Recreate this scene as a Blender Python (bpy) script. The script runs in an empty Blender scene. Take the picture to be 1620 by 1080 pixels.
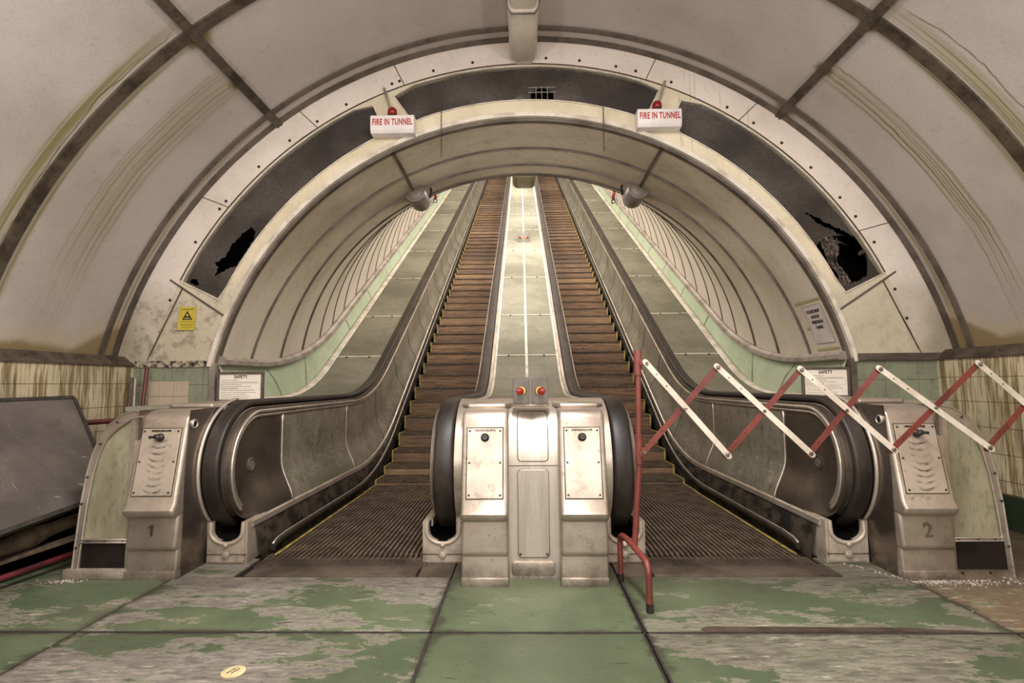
import bpy, bmesh, math, random
from mathutils import Vector, Matrix, noise as mnoise
from mathutils.geometry import delaunay_2d_cdt
sc = bpy.context.scene
COL = sc.collection
R = math.radians
random.seed(7)
S30, C30, T30 = 0.5, math.cos(R(30)), math.tan(R(30))

# ------------------------------------------------------------------ shader helpers
class K:
    """socket wrapper with arithmetic"""
    def __init__(s, nt, o): s.nt, s.o = nt, o
    def _m(s, op, b=0.0, c=None):
        n = s.nt.nodes.new('ShaderNodeMath'); n.operation = op
        for i, v in enumerate([s, b] if c is None else [s, b, c]):
            if isinstance(v, K): s.nt.links.new(v.o, n.inputs[i])
            else: n.inputs[i].default_value = v
        return K(s.nt, n.outputs[0])
    def __add__(s, b): return s._m('ADD', b)
    def __sub__(s, b): return s._m('SUBTRACT', b)
    def __mul__(s, b): return s._m('MULTIPLY', b)
    def __truediv__(s, b): return s._m('DIVIDE', b)
    def abs(s): return s._m('ABSOLUTE')
    def neg(s): return s * -1.0
    def inv(s): return (s * -1.0) + 1.0
    def sin(s): return s._m('SINE')
    def frac(s): return s._m('FRACT')
    def max(s, b): return s._m('MAXIMUM', b)
    def min(s, b): return s._m('MINIMUM', b)
    def atan2(s, b): return s._m('ARCTAN2', b)
    def sm(s, lo, hi, a=0.0, b=1.0):
        n = s.nt.nodes.new('ShaderNodeMapRange'); n.interpolation_type = 'SMOOTHSTEP'
        s.nt.links.new(s.o, n.inputs[0])
        n.inputs[1].default_value = lo; n.inputs[2].default_value = hi
        n.inputs[3].default_value = a; n.inputs[4].default_value = b
        return K(s.nt, n.outputs[0])

class Sh:
    def __init__(s, name):
        s.m = bpy.data.materials.new(name); s.m.use_nodes = True
        s.nt = s.m.node_tree; s.nt.nodes.clear()
        s.out = s.nt.nodes.new('ShaderNodeOutputMaterial')
        tc = s.nt.nodes.new('ShaderNodeTexCoord'); s.co = tc.outputs['Object']
        sp = s.nt.nodes.new('ShaderNodeSeparateXYZ'); s.nt.links.new(s.co, sp.inputs[0])
        s.x, s.y, s.z = (K(s.nt, sp.outputs[i]) for i in range(3))
    def vec(s, x, y, z):
        n = s.nt.nodes.new('ShaderNodeCombineXYZ')
        for i, v in enumerate((x, y, z)):
            if isinstance(v, K): s.nt.links.new(v.o, n.inputs[i])
            else: n.inputs[i].default_value = v
        return n.outputs[0]
    def noise(s, scale=1.0, detail=4, rough=0.55, st=(1, 1, 1), vec=None, off=0.0):
        n = s.nt.nodes.new('ShaderNodeTexNoise'); n.inputs['Scale'].default_value = scale
        n.inputs['Detail'].default_value = detail; n.inputs['Roughness'].default_value = rough
        mp = s.nt.nodes.new('ShaderNodeMapping'); mp.inputs['Scale'].default_value = st
        mp.inputs['Location'].default_value = (off, off * 1.7, off * 2.3)
        s.nt.links.new(vec or s.co, mp.inputs[0]); s.nt.links.new(mp.outputs[0], n.inputs['Vector'])
        return K(s.nt, n.outputs['Fac'])
    def vor(s, scale=1.0, feat='F1', st=(1, 1, 1), vec=None):
        n = s.nt.nodes.new('ShaderNodeTexVoronoi'); n.feature = feat
        n.inputs['Scale'].default_value = scale
        mp = s.nt.nodes.new('ShaderNodeMapping'); mp.inputs['Scale'].default_value = st
        s.nt.links.new(vec or s.co, mp.inputs[0]); s.nt.links.new(mp.outputs[0], n.inputs['Vector'])
        return K(s.nt, n.outputs['Distance'])
    def rnd(s):
        n = s.nt.nodes.new('ShaderNodeObjectInfo'); return K(s.nt, n.outputs['Random'])
    def col(s, c):
        n = s.nt.nodes.new('ShaderNodeRGB'); n.outputs[0].default_value = (*lin(c), 1); return n.outputs[0]
    def mix(s, f, a, b, mode='MIX'):
        n = s.nt.nodes.new('ShaderNodeMix'); n.data_type = 'RGBA'; n.blend_type = mode
        n.clamp_factor = True
        if isinstance(f, K): s.nt.links.new(f.o, n.inputs[0])
        else: n.inputs[0].default_value = f
        for i, c in ((6, a), (7, b)):
            if isinstance(c, tuple): n.inputs[i].default_value = (*lin(c), 1)
            else: s.nt.links.new(c, n.inputs[i])
        return n.outputs[2]
    def done(s, color, rough=0.5, metal=0.0, bump=None, bstr=0.3, bdist=0.01, alpha=None, spec=0.5, coat=0.0):
        p = s.nt.nodes.new('ShaderNodeBsdfPrincipled')
        if isinstance(color, tuple): p.inputs['Base Color'].default_value = (*lin(color), 1)
        else: s.nt.links.new(color, p.inputs['Base Color'])
        for k, v in (('Roughness', rough), ('Metallic', metal), ('Specular IOR Level', spec), ('Coat Weight', coat)):
            if isinstance(v, K): s.nt.links.new(v.o, p.inputs[k])
            else: p.inputs[k].default_value = v
        if bump is not None:
            b = s.nt.nodes.new('ShaderNodeBump'); b.inputs['Strength'].default_value = bstr
            b.inputs['Distance'].default_value = bdist
            s.nt.links.new(bump.o, b.inputs['Height']); s.nt.links.new(b.outputs[0], p.inputs['Normal'])
        if alpha is not None: s.nt.links.new(alpha.o, p.inputs['Alpha'])
        s.nt.links.new(p.outputs[0], s.out.inputs[0])
        return s.m

def lin(c):   # sRGB 0-255 -> linear
    return tuple((v / 255 / 12.92) if v / 255 <= 0.04045 else ((v / 255 + 0.055) / 1.055) ** 2.4 for v in c)

def simple(name, a, b, scale=3, st=(1, 1, 1), lo=0.4, hi=0.65, rough=0.5, metal=0.0, bstr=0.15, fine=40, famt=0.25,
           rvar=0.1, spec=0.5, bdist=0.004):
    s = Sh(name)
    n1 = s.noise(scale, 6, 0.6, st); n2 = s.noise(fine, 3, 0.6, st)
    c = s.mix(n1.sm(lo, hi), a, b)
    c = s.mix((n2.sm(0.5, 0.75)) * famt, c, tuple(v * 0.45 for v in a))
    r = n1 * rvar * 2 + (rough - rvar)
    return s.done(c, r, metal, n2, bstr, bdist, spec=spec)

# ------------------------------------------------------------------ materials
MT = {}
def vault_material():
    s = Sh('vault_paint')
    x, y, z = s.x, s.y, s.z
    n1 = s.noise(0.9, 5, 0.6); n2 = s.noise(9, 5, 0.65); n3 = s.noise(60, 2)
    c = s.mix(n1.sm(0.35, 0.7), (190, 179, 171), (172, 160, 151))
    c = s.mix(n2.sm(0.55, 0.8) * 0.45, c, (150, 136, 122))
    c = s.mix(n3.sm(0.5, 0.8) * 0.35, c, (140, 125, 110))
    ang = x.atan2(z - 0.47)                       # angle round the barrel
    aa = ang.abs()
    wob = (s.noise(1.0, 5, 0.7, vec=s.vec(ang * 2.6, y * 0.0, 0.0)) - 0.5)
    # drips that follow the rings on the lower flanks
    low = aa.sm(0.55, 0.85)
    for yr, w, sg in ((3.44, 0.09, 1), (3.63, 0.05, 1), (4.785, 0.035, 1)):
        dd = (y - yr + wob * 0.10).abs()
        st = dd.sm(0.0, w, 1.0, 0.0)
        ln = s.noise(1.0, 4, 0.7, vec=s.vec(ang * 1.5, y * 55.0, 3.0 + yr)).sm(0.47, 0.58)
        c = s.mix(st * ln * low * 0.9, c, (104, 86, 42))
        c = s.mix(st * low * 0.5, c, (150, 140, 95))
    # right-hand curtain of drips running down from the joint at 37 degrees
    for side, yc, w, amt, colr in ((1, 4.16, 0.13, 1.0, (92, 78, 44)), (-1, 4.12, 0.20, 0.55, (112, 98, 80))):
        a = ang * side
        reg = a.sm(0.62, 0.68) * a.sm(1.02, 1.28, 1.0, 0.15)
        yy = (y - yc - (a - 0.63) * (-0.05) + wob * 0.10 + (s.noise(7, 4, 0.6) - 0.5) * 0.02)
        band = yy.abs().sm(w * 0.5, w, 1.0, 0.0)
        ln = s.noise(1.0, 3, 0.6, vec=s.vec(ang * 0.8, yy * 42.0, 5.0)).sm(0.50, 0.60)
        c = s.mix(band * ln * reg * amt, c, colr)
        c = s.mix(band * reg * 0.30, c, (156, 142, 100))
    # blobs of rust at the crossings
    for X0, Y0, r in ((-2.40, 3.62, 0.12), (-2.42, 4.18, 0.09), (2.41, 3.60, 0.08), (2.41, 4.15, 0.08), (2.40, 4.78, 0.12)):
        d = ((x - X0) * (x - X0) + (y - Y0) * (y - Y0))._m('SQRT') + (n2 - 0.5) * 0.12
        c = s.mix(d.sm(r * 0.35, r, 0.85, 0.0), c, (112, 88, 36))
    # tide mark above the springing
    tz = z + (s.noise(2.2, 4, 0.6) - 0.5) * 0.16 + (y - 4.4).max(0.0) * (-0.55)
    c = s.mix(tz.sm(1.45, 1.53, 0.92, 0.0), c, (84, 62, 34))
    c = s.mix(tz.sm(1.52, 1.68, 0.35, 0.0), c, (188, 164, 116))
    # cracks top right
    ck = (y - 2.93 + (s.noise(3, 3, 0.6) - 0.5) * 0.06 - (ang - 0.9) * 0.10).abs()
    c = s.mix(ck.sm(0.003, 0.010, 0.75, 0.0) * ang.sm(0.5, 0.6), c, (84, 70, 44))
    ck = (y - 3.34 + (s.noise(2.5, 4, 0.6, off=3) - 0.5) * 0.11 + (ang - 0.9) * 0.08).abs()
    c = s.mix(ck.sm(0.002, 0.008, 0.7, 0.0) * aa.sm(0.66, 0.7), c, (92, 80, 44))
    # old pencil-fine scratches
    return s.done(c, 0.42, 0.0, n2, 0.06, 0.01)
MT['vault'] = vault_material()

def bulk_material(name, a, b, warm, amt):
    s = Sh(name)
    n1 = s.noise(1.6, 6, 0.65); n2 = s.noise(26, 4, 0.6)
    c = s.mix(n1.sm(0.4, 0.7), a, b)
    c = s.mix(n2.sm(0.56, 0.78) * 0.3, c, (150, 134, 116))
    low = s.z.sm(1.4, 2.6, 1.0, 0.1)
    vert = s.noise(1.0, 4, 0.6, vec=s.vec(s.x * 26.0, 0.0, s.z * 1.1)).sm(0.56, 0.68)
    c = s.mix(vert * low * amt, c, warm)
    up = s.x.sm(0.7, 1.0) * s.x.sm(2.1, 2.4, 1.0, 0.0)
    vert2 = s.noise(1.0, 3, 0.6, vec=s.vec(s.x * 34.0, 0.0, s.z * 0.7)).sm(0.62, 0.68)
    c = s.mix(vert2 * up * 0.55, c, (150, 122, 78))
    corner = (s.x.abs() - (s.z - 1.33) * 0.25 + (n1 - 0.5) * 0.25)
    c = s.mix(corner.sm(3.42, 3.72) * s.z.sm(1.7, 2.1, 1.0, 0.0) * 0.9, c, (104, 78, 40))
    c = s.mix(s.z.sm(1.33, 1.9, 0.7, 0.0) * n1.sm(0.45, 0.6) * amt, c, warm)
    c = s.mix(s.z.sm(1.9, 2.2, 0.6, 0.0), c, (186, 174, 154))
    gr = s.noise(9, 6, 0.75, off=2).sm(0.50, 0.60) * s.z.sm(1.7, 2.3, 0.65, 0.0)
    c = s.mix(gr * s.x.sm(-1.0, 1.0, 1.0, 0.35), c, (132, 120, 102))
    return s.done(c, 0.45, 0.0, n2, 0.05, 0.01)
MT['bulk_white'] = bulk_material('bulkhead_white_plate', (228, 213, 200), (212, 196, 181), (176, 156, 110), 0.35)
MT['bulk_cream'] = bulk_material('bulkhead_cream_plate', (220, 206, 178), (200, 184, 154), (166, 146, 100), 0.45)

def lining_material():
    s = Sh('tunnel_lining_paint')
    n1 = s.noise(0.8, 6, 0.65, (1, 1.4, 0.6)); n2 = s.noise(14, 4, 0.6)
    c = s.mix(n1.sm(0.38, 0.62), (208, 195, 174), (182, 168, 145))
    c = s.mix(n2.sm(0.52, 0.75) * 0.4, c, (132, 118, 92))
    lo = (s.z - (s.y - 6.45).max(0.0) * T30 + (s.noise(5, 5, 0.7) - 0.5) * 0.25)
    c = s.mix(lo.sm(1.4, 2.7, 0.6, 0.0), c, (204, 190, 174))
    return s.done(c, 0.38, 0.0, n2, 0.05, 0.01)
MT['lining'] = lining_material()
MT['strip'] = simple('dull_metal_strip', (112, 100, 90), (84, 74, 64), 4, rough=0.5, metal=0.4, fine=50)
MT['strip_rust'] = simple('rusty_dark_strip', (92, 80, 66), (58, 46, 34), 5, rough=0.6, metal=0.2, fine=40, famt=0.5)
MT['strip_light'] = simple('pale_grey_strip', (166, 154, 142), (132, 120, 108), 5, rough=0.45, metal=0.3, fine=60)
MT['rim'] = simple('white_painted_rim', (222, 210, 194), (186, 172, 154), 5, rough=0.4, fine=50)
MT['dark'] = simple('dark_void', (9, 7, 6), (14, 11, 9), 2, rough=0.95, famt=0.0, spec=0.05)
MT['green'] = simple('pale_green_paint', (172, 181, 152), (158, 168, 138), 1.6, rough=0.35, fine=14, famt=0.18)
MT['alu'] = None
def alu(name, a, b, rough=0.34, metal=0.75, st=(1, 1, 1), stain=(90, 78, 66), amt=0.45, off=0.0):
    s = Sh(name)
    n1 = s.noise(2.6, 6, 0.65, st, off=off); n2 = s.noise(55, 4, 0.65, st, off=off); n3 = s.noise(7, 6, 0.75, st, off=off + 4)
    c = s.mix(n1.sm(0.35, 0.7), a, b)
    c = s.mix(n3.sm(0.54, 0.72) * amt, c, stain)
    c = s.mix(n2.sm(0.6, 0.72) * 0.55, c, (60, 50, 42))
    edge = s.z.sm(0.02, 0.16, 0.5, 0.0)
    c = s.mix(edge * n3.sm(0.35, 0.6), c, (70, 58, 46))
    r = n3 * 0.25 + (rough - 0.1)
    return s.done(c, r, metal, n2, 0.12, 0.003)
MT['alu'] = alu('worn_cast_aluminium', (180, 166, 151), (152, 137, 122), 0.34, 0.65)
MT['alu_bright'] = alu('polished_aluminium', (196, 184, 170), (176, 162, 148), 0.36, 0.65, (6, 6, 0.5), amt=0.25)
MT['alu_dark'] = alu('dull_steel_panel', (118, 106, 94), (92, 80, 70), 0.36, 0.7, (1, 1, 1), (60, 52, 44), 0.35)
MT['newel'] = alu('brushed_newel_steel', (150, 138, 126), (122, 111, 100), 0.30, 0.9, (1, 1, 1), (74, 64, 56), 0.35)
MT['mould'] = alu('bright_moulding', (208, 196, 182), (176, 163, 150), 0.32, 0.75, amt=0.35)
MT['cast'] = alu('cast_boot', (182, 168, 150), (150, 135, 118), 0.5, 0.35, amt=0.4, off=2)
def scuffed(name, xc):
    s = Sh(name)
    n1 = s.noise(2.6, 6, 0.65); n2 = s.noise(55, 4, 0.65)
    c = s.mix(n1.sm(0.35, 0.7), (192, 177, 161), (170, 154, 137))
    u = s.x - xc
    ph = (s.z * 170.0) + u * u * 900.0 * -1.0 + s.noise(9, 3) * 5.0
    band = ph.sin().sm(0.0, 0.9) * s.noise(30, 4, 0.7, (0.4, 1, 1)).sm(0.38, 0.6)
    c = s.mix(band * u.abs().sm(0.02, 0.075, 0.85, 0.0) * s.z.sm(0.80, 0.84, 1.0, 0.0), c, (66, 56, 48))
    c = s.mix(n2.sm(0.6, 0.72) * 0.5, c, (70, 60, 50))
    return s.done(c, 0.38, 0.5, n2, 0.1, 0.003)
MT['scuff_left'] = scuffed('scuffed_plate_left', -1.062 - 0.0)
MT['scuff_right'] = scuffed('scuffed_plate_right', 1.062)
def rubber():
    s = Sh('handrail_rubber')
    n1 = s.noise(2.0, 5, 0.6, (3, 1, 1)); n2 = s.noise(70, 3)
    c = s.mix(n1.sm(0.4, 0.65), (30, 23, 20), (50, 41, 36))
    c = s.mix(n2.sm(0.6, 0.8) * 0.25, c, (118, 106, 96))
    return s.done(c, 0.46, 0.0, n2, 0.08, 0.003, spec=0.4)
MT['rubber'] = rubber()
def balus():
    s = Sh('grey_green_panel')
    n1 = s.noise(1.5, 6, 0.7); n2 = s.noise(18, 6, 0.75, (1, 0.5, 1.4)); n3 = s.noise(6, 5, 0.8, (1, 2.0, 1), off=5)
    c = s.mix(n1.sm(0.35, 0.65), (166, 158, 140), (136, 130, 112))
    c = s.mix(n3.sm(0.5, 0.66) * 0.6, c, (92, 90, 74))
    c = s.mix(n2.sm(0.52, 0.68) * 0.55, c, (200, 190, 170))
    return s.done(c, 0.34, 0.5, n2, 0.08, 0.003)
MT['balus'] = balus()
def deckm():
    s = Sh('worn_green_laminate')
    n1 = s.noise(0.8, 6, 0.7); n2 = s.noise(9, 6, 0.75); n3 = s.noise(40, 4, 0.7)
    c = s.mix(n1.sm(0.35, 0.65), (136, 131, 114), (108, 104, 88))
    c = s.mix(n2.sm(0.5, 0.7) * 0.55, c, (104, 99, 80))
    c = s.mix(n3.sm(0.58, 0.72) * 0.4, c, (172, 163, 143))
    return s.done(c, 0.6, 0.0, n3, 0.08, 0.003, spec=0.25)
MT['deck'] = deckm()
MT['plate_green'] = simple('faded_green_side_panel', (146, 139, 114), (120, 113, 90), 1.8, (1.5, 1.5, 0.6), rough=0.4, fine=30, famt=0.4)
MT['kick'] = simple('dark_kick_board', (34, 26, 22), (20, 15, 13), 5, rough=0.8, fine=60, famt=0.2, spec=0.15)
def wood():
    s = Sh('worn_oak_riser')
    r = s.rnd()
    gv = s.vec(s.x * 1.2 + r * 40.0, s.y * 6.0, s.z * 16.0)
    n1 = s.noise(2.4, 5, 0.7, vec=gv); n2 = s.noise(9, 4, 0.6, vec=gv)
    c = s.mix(n1.sm(0.35, 0.68), (138, 104, 70), (84, 60, 42))
    c = s.mix(n2.sm(0.52, 0.66) * 0.7, c, (44, 30, 20))
    kn = s.vor(3.3, 'F1', (1, 1, 2.2), vec=s.vec(s.x + r * 9.0, 0.0, s.z))
    c = s.mix(kn.sm(0.03, 0.10, 0.85, 0.0), c, (30, 20, 14))
    c = s.mix(r.sm(0.84, 0.86) * 0.30, c, (158, 128, 84))
    c = s.mix(r.sm(0.25, 0.3, 0.35, 0.0), c, (66, 46, 32))
    return s.done(c, 0.6, 0.0, n2, 0.3, 0.004)
MT['wood'] = wood()
def cleat():
    s = Sh('worn_tread_cleats')
    n1 = s.noise(6, 5, 0.7, (1, 1, 1)); n2 = s.noise(60, 3, 0.7)
    c = s.mix(n1.sm(0.35, 0.65), (106, 90, 74), (70, 57, 46))
    c = s.mix(n2.sm(0.62, 0.78) * 0.6, c, (176, 160, 140))
    return s.done(c, 0.5, 0.25, n2, 0.2, 0.003)
MT['cleat'] = cleat()
MT['tread_base'] = simple('dark_tread_groove', (34, 26, 20), (22, 16, 13), 8, rough=0.8)
MT['yellow'] = simple('yellow_step_edge', (170, 152, 62), (116, 100, 48), 8, rough=0.6, fine=60, famt=0.6)
MT['skirt'] = simple('dark_stained_skirting', (70, 61, 51), (26, 20, 17), 5, (1, 1, 1.6), rough=0.55, metal=0.2, fine=30, famt=0.5, lo=0.42, hi=0.58)
MT['combm'] = simple('brown_comb_plate', (96, 82, 70), (64, 53, 44), 3, rough=0.5, metal=0.3, fine=40, famt=0.4)
MT['red'] = simple('faded_red_paint', (112, 50, 41), (88, 38, 31), 5, rough=0.45, fine=50, famt=0.25)
MT['redgloss'] = simple('glossy_red_plastic', (136, 24, 22), (110, 18, 16), 5, rough=0.25, famt=0)
MT['darkred'] = simple('dark_red_paint', (98, 32, 36), (64, 22, 25), 5, rough=0.45, fine=40)
MT['white'] = simple('white_slat_paint', (206, 194, 178), (184, 170, 152), 5, rough=0.45, fine=60, famt=0.25)
MT['plastic'] = simple('white_plastic', (228, 218, 212), (212, 200, 194), 3, rough=0.35, famt=0.05)
MT['paper'] = simple('white_card', (238, 226, 210), (226, 212, 196), 3, rough=0.6, famt=0.05)
MT['ink'] = simple('black_ink', (26, 20, 20), (34, 28, 26), 3, rough=0.6, famt=0)
MT['greyink'] = simple('grey_fine_print', (150, 138, 128), (130, 120, 110), 3, rough=0.6, famt=0)
MT['redink'] = simple('red_lettering', (178, 30, 28), (160, 24, 24), 3, rough=0.5, famt=0)
MT['ysign'] = simple('yellow_sticker', (206, 184, 70), (184, 160, 52), 6, rough=0.5, famt=0.1)
MT['screw'] = simple('dark_screw', (70, 58, 50), (50, 42, 36), 9, rough=0.4, metal=0.6)
MT['black'] = simple('black_bakelite', (30, 26, 24), (46, 40, 36), 9, rough=0.3)
def boardm():
    s = Sh('scratched_grey_board')
    n1 = s.noise(1.6, 5, 0.6); n2 = s.noise(60, 3)
    c = s.mix(n1.sm(0.35, 0.65), (112, 103, 98), (84, 77, 73))
    c = s.mix(n2.sm(0.5, 0.7) * 0.4, c, (90, 82, 80))
    sc1 = s.noise(1.0, 5, 0.75, vec=s.vec(s.y * 5.0, 0.0, (s.z * 1.0 + s.y * 0.25) * 45.0)).sm(0.635, 0.66)
    sc2 = s.noise(1.0, 5, 0.75, vec=s.vec(s.y * 48.0, 0.0, (s.z - s.y * 0.1) * 6.0)).sm(0.65, 0.675)
    c = s.mix((sc1 + sc2) * 0.6, c, (205, 196, 190))
    return s.done(c, 0.36, 0.35, n2, 0.08, 0.003)
MT['grime'] = boardm()
MT['rustpipe'] = simple('rusty_pipe', (108, 92, 70), (64, 50, 38), 6, rough=0.7, fine=40, famt=0.5)
MT['rubble'] = simple('pale_plaster_dust', (172, 158, 148), (122, 108, 98), 12, rough=0.9, fine=60, famt=0.5)
MT['speaker'] = simple('grey_speaker_paint', (128, 116, 104), (112, 100, 88), 4, rough=0.4, famt=0.1)
MT['casing'] = simple('white_enamel_casing', (206, 194, 178), (188, 174, 158), 2, rough=0.35, fine=20, famt=0.15)
MT['olive'] = simple('olive_enamel', (150, 138, 96), (126, 114, 76), 3, rough=0.4, famt=0.1)
MT['brass'] = simple('pale_brass_disc', (222, 206, 160), (196, 178, 130), 5, rough=0.4, metal=0.2)
MT['greymetal'] = simple('grey_painted_box', (106, 98, 89), (90, 82, 74), 4, rough=0.4, metal=0.3)
def tiles(name, base, stain, samt, tw, th, axis, zoff, xoff=0.0, dark=(96, 76, 48), dmg=0.0, sub=None, sm2=0.5):
    s = Sh(name)
    h = (s.y if axis == 'y' else s.x) + xoff
    n1 = s.noise(2.2, 5, 0.6); n2 = s.noise(30, 3)
    c = s.mix(n1.sm(0.35, 0.7), base, tuple(v * 0.88 for v in base))
    if sub: c = s.mix(s.noise(7, 6, 0.8, off=6).sm(0.53, 0.60) * sm2, c, sub)
    vv = s.vec(h * 15.0 + s.noise(4, 2) * 0.5, 0.0, s.z * 0.8)
    v1 = s.noise(1.0, 5, 0.7, vec=vv).sm(0.48, 0.58); v2 = s.noise(2.6, 4, 0.6, vec=vv, off=4).sm(0.52, 0.6)
    c = s.mix(v1 * samt, c, stain)
    c = s.mix(v2 * samt * 0.8, c, dark)
    u = (h / tw).frac(); w = ((s.z - zoff) / th + 20.0).frac()
    g = (u.sm(0.0, 0.014, 1.0, 0.0).max(u.sm(0.986, 1.0))).max(w.sm(0.0, 0.03, 1.0, 0.0).max(w.sm(0.97, 1.0)))
    c = s.mix(g * 0.8, c, (62, 48, 32))
    if dmg: c = s.mix(s.noise(16, 6, 0.8, off=9).sm(0.60, 0.66) * dmg, c, (92, 84, 66))
    return s.done(c, 0.3, 0.0, g, -0.4, 0.004)
MT['tile_side'] = tiles('stained_cream_tiles', (200, 184, 152), (124, 102, 54), 0.85, 0.53, 0.205, 'y', 1.175 - 0.205, 0.11)
MT['tile_back'] = tiles('green_tiles', (138, 142, 120), (140, 132, 100), 0.15, 0.30, 0.20, 'x', 1.16, 0.05, sub=(104, 106, 86), dmg=0.9)
MT['tile_beige'] = tiles('beige_tiles', (186, 168, 146), (170, 146, 118), 0.1, 0.142, 0.142, 'x', 1.196, 3.604)

def floor_material(name, bias, seed, grey=(140, 132, 119), dirt=0.25, brown=0.0):
    s = Sh(name)
    big = s.noise(0.9, 2, 0.5, (1, 1.8, 1), off=seed)
    m = s.noise(3.0, 9, 0.68, (1, 2.1, 1), off=seed + 3)
    fine = s.noise(20, 8, 0.78, (0.5, 2.4, 1), off=seed)
    v = big * 0.55 + m * 0.65 + bias
    peel = v.sm(0.615, 0.635)
    g = s.mix(s.noise(2.0, 5, 0.6, off=seed).sm(0.3, 0.7), (90, 99, 73), (70, 81, 58))
    g = s.mix(s.noise(70, 3).sm(0.55, 0.75) * 0.35, g, (56, 64, 46))
    nick = s.noise(26, 4, 0.7, (0.45, 1.6, 1), off=seed + 1).sm(0.625, 0.66)
    g = s.mix(nick * 0.85, g, (60, 58, 44))
    b = s.mix(fine.sm(0.36, 0.58), tuple(q * 0.62 for q in grey), grey)
    b = s.mix(m.sm(0.46, 0.60) * 0.45, b, (84, 78, 68))
    b = s.mix(s.noise(7, 6, 0.75, (0.35, 2.2, 1), off=seed + 7).sm(0.60, 0.64) * 0.7, b, (48, 40, 34))
    b = s.mix(s.noise(5, 6, 0.7, (0.6, 1.5, 1), off=seed + 9).sm(0.56, 0.62) * 0.5, b, (104, 112, 86))
    c = s.mix(peel, g, b)
    rim = v.sm(0.600, 0.612) * v.sm(0.622, 0.632, 1.0, 0.0)
    c = s.mix(rim * 0.6, c, (138, 130, 114))
    if brown: c = s.mix(s.noise(1.6, 6, 0.7, off=seed).sm(0.42, 0.55) * brown, c, (104, 80, 54))
    sj = ((s.x.abs() - 0.497).abs()).min((s.x.abs() - 2.172).abs()).min((s.y - 2.548).abs() * 1.4)
    sj = sj + (m - 0.5) * 0.22 + (fine - 0.5) * 0.06
    c = s.mix(sj.sm(0.0, 0.05, 0.7, 0.0), c, (48, 41, 32))
    dk2 = s.noise(11, 7, 0.8, (0.35, 2.6, 1), off=seed + 21).sm(0.57, 0.63)
    c = s.mix(dk2 * peel * 0.75, c, (52, 46, 38))
    lt2 = s.noise(13, 7, 0.8, (0.4, 2.2, 1), off=seed + 31).sm(0.58, 0.63)
    c = s.mix(lt2 * peel * 0.6, c, (184, 176, 158))
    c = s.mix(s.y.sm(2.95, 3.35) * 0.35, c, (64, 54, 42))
    c = s.mix(s.noise(1.3, 4, 0.6, off=seed + 5).sm(0.5, 0.75) * dirt, c, (62, 56, 44))
    return s.done(c, peel * 0.12 + fine * 0.3 + 0.36, 0.0, fine * peel * 0.6 - peel * 0.5, 0.35, 0.004)

# ------------------------------------------------------------------ geometry helpers
def props(o, label=None, cat=None, group=None, kind=None):
    if label: o['label'] = label
    if cat: o['category'] = cat
    if group: o['group'] = group
    if kind: o['kind'] = kind
    return o
def thing(name, loc, label, cat, group=None):
    o = bpy.data.objects.new(name, None); COL.objects.link(o); o.location = loc
    o.empty_display_size = 0.1
    return props(o, label, cat, group)
def wloc(p):
    v = Vector((0, 0, 0))
    while p is not None: v += p.location; p = p.parent
    return v
def link(name, bm, mat, parent=None, smooth=False, kind=None, local=False, angle=None):
    bmesh.ops.recalc_face_normals(bm, faces=bm.faces)
    if parent is not None and not local: bmesh.ops.translate(bm, verts=bm.verts, vec=-wloc(parent))
    me = bpy.data.meshes.new(name); bm.to_mesh(me); bm.free()
    if smooth:
        me.shade_smooth()
        if angle is not None: me.set_sharp_from_angle(angle=R(angle))
    me.materials.append(MT[mat] if isinstance(mat, str) else mat)
    o = bpy.data.objects.new(name, me); COL.objects.link(o)
    if parent is not None: o.parent = parent
    if kind: o['kind'] = kind
    return o
def B(): return bmesh.new()
def bevel(bm, w, seg=2, edges=None):
    bmesh.ops.bevel(bm, geom=list(edges or bm.edges), offset=w, segments=seg, affect='EDGES', profile=0.5, clamp_overlap=True)
def abox(bm, x0, x1, y0, y1, z0, z1, bev=0.0, seg=2):
    t = B()
    vs = [t.verts.new((x, y, z)) for x in (x0, x1) for y in (y0, y1) for z in (z0, z1)]
    for f in ((0, 1, 3, 2), (4, 6, 7, 5), (0, 4, 5, 1), (2, 3, 7, 6), (0, 2, 6, 4), (1, 5, 7, 3)): t.faces.new([vs[i] for i in f])
    if bev: bevel(t, bev, seg)
    merge(bm, t)
def merge(bm, t):
    me = bpy.data.meshes.new('tmp'); t.to_mesh(me); t.free(); bm.from_mesh(me); bpy.data.meshes.remove(me)
def box(name, x0, x1, y0, y1, z0, z1, mat, parent=None, bev=0.0, kind=None, seg=2):
    bm = B(); abox(bm, min(x0, x1), max(x0, x1), y0, y1, z0, z1, bev, seg)
    return link(name, bm, mat, parent, smooth=bev > 0, kind=kind, angle=35)
def aprism(bm, pts, a0, a1, axis, bev=0.0, seg=3):
    """pts: 2D loop; axis 'x': pts=(y,z); 'y': pts=(x,z); 'z': pts=(x,y)"""
    t = B()
    def P(p, a): return {'x': (a, p[0], p[1]), 'y': (p[0], a, p[1]), 'z': (p[0], p[1], a)}[axis]
    l0 = [t.verts.new(P(p, a0)) for p in pts]; l1 = [t.verts.new(P(p, a1)) for p in pts]
    n = len(pts)
    t.faces.new(l0); t.faces.new(l1[::-1])
    for i in range(n): t.faces.new((l0[i], l0[(i + 1) % n], l1[(i + 1) % n], l1[i]))
    bmesh.ops.recalc_face_normals(t, faces=t.faces)
    if bev: bevel(t, bev, seg)
    merge(bm, t)
def prism(name, pts, a0, a1, axis, mat, parent=None, bev=0.0, kind=None, seg=3, smooth=True):
    bm = B(); aprism(bm, pts, a0, a1, axis, bev, seg)
    return link(name, bm, mat, parent, smooth=smooth, kind=kind, angle=32)
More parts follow.
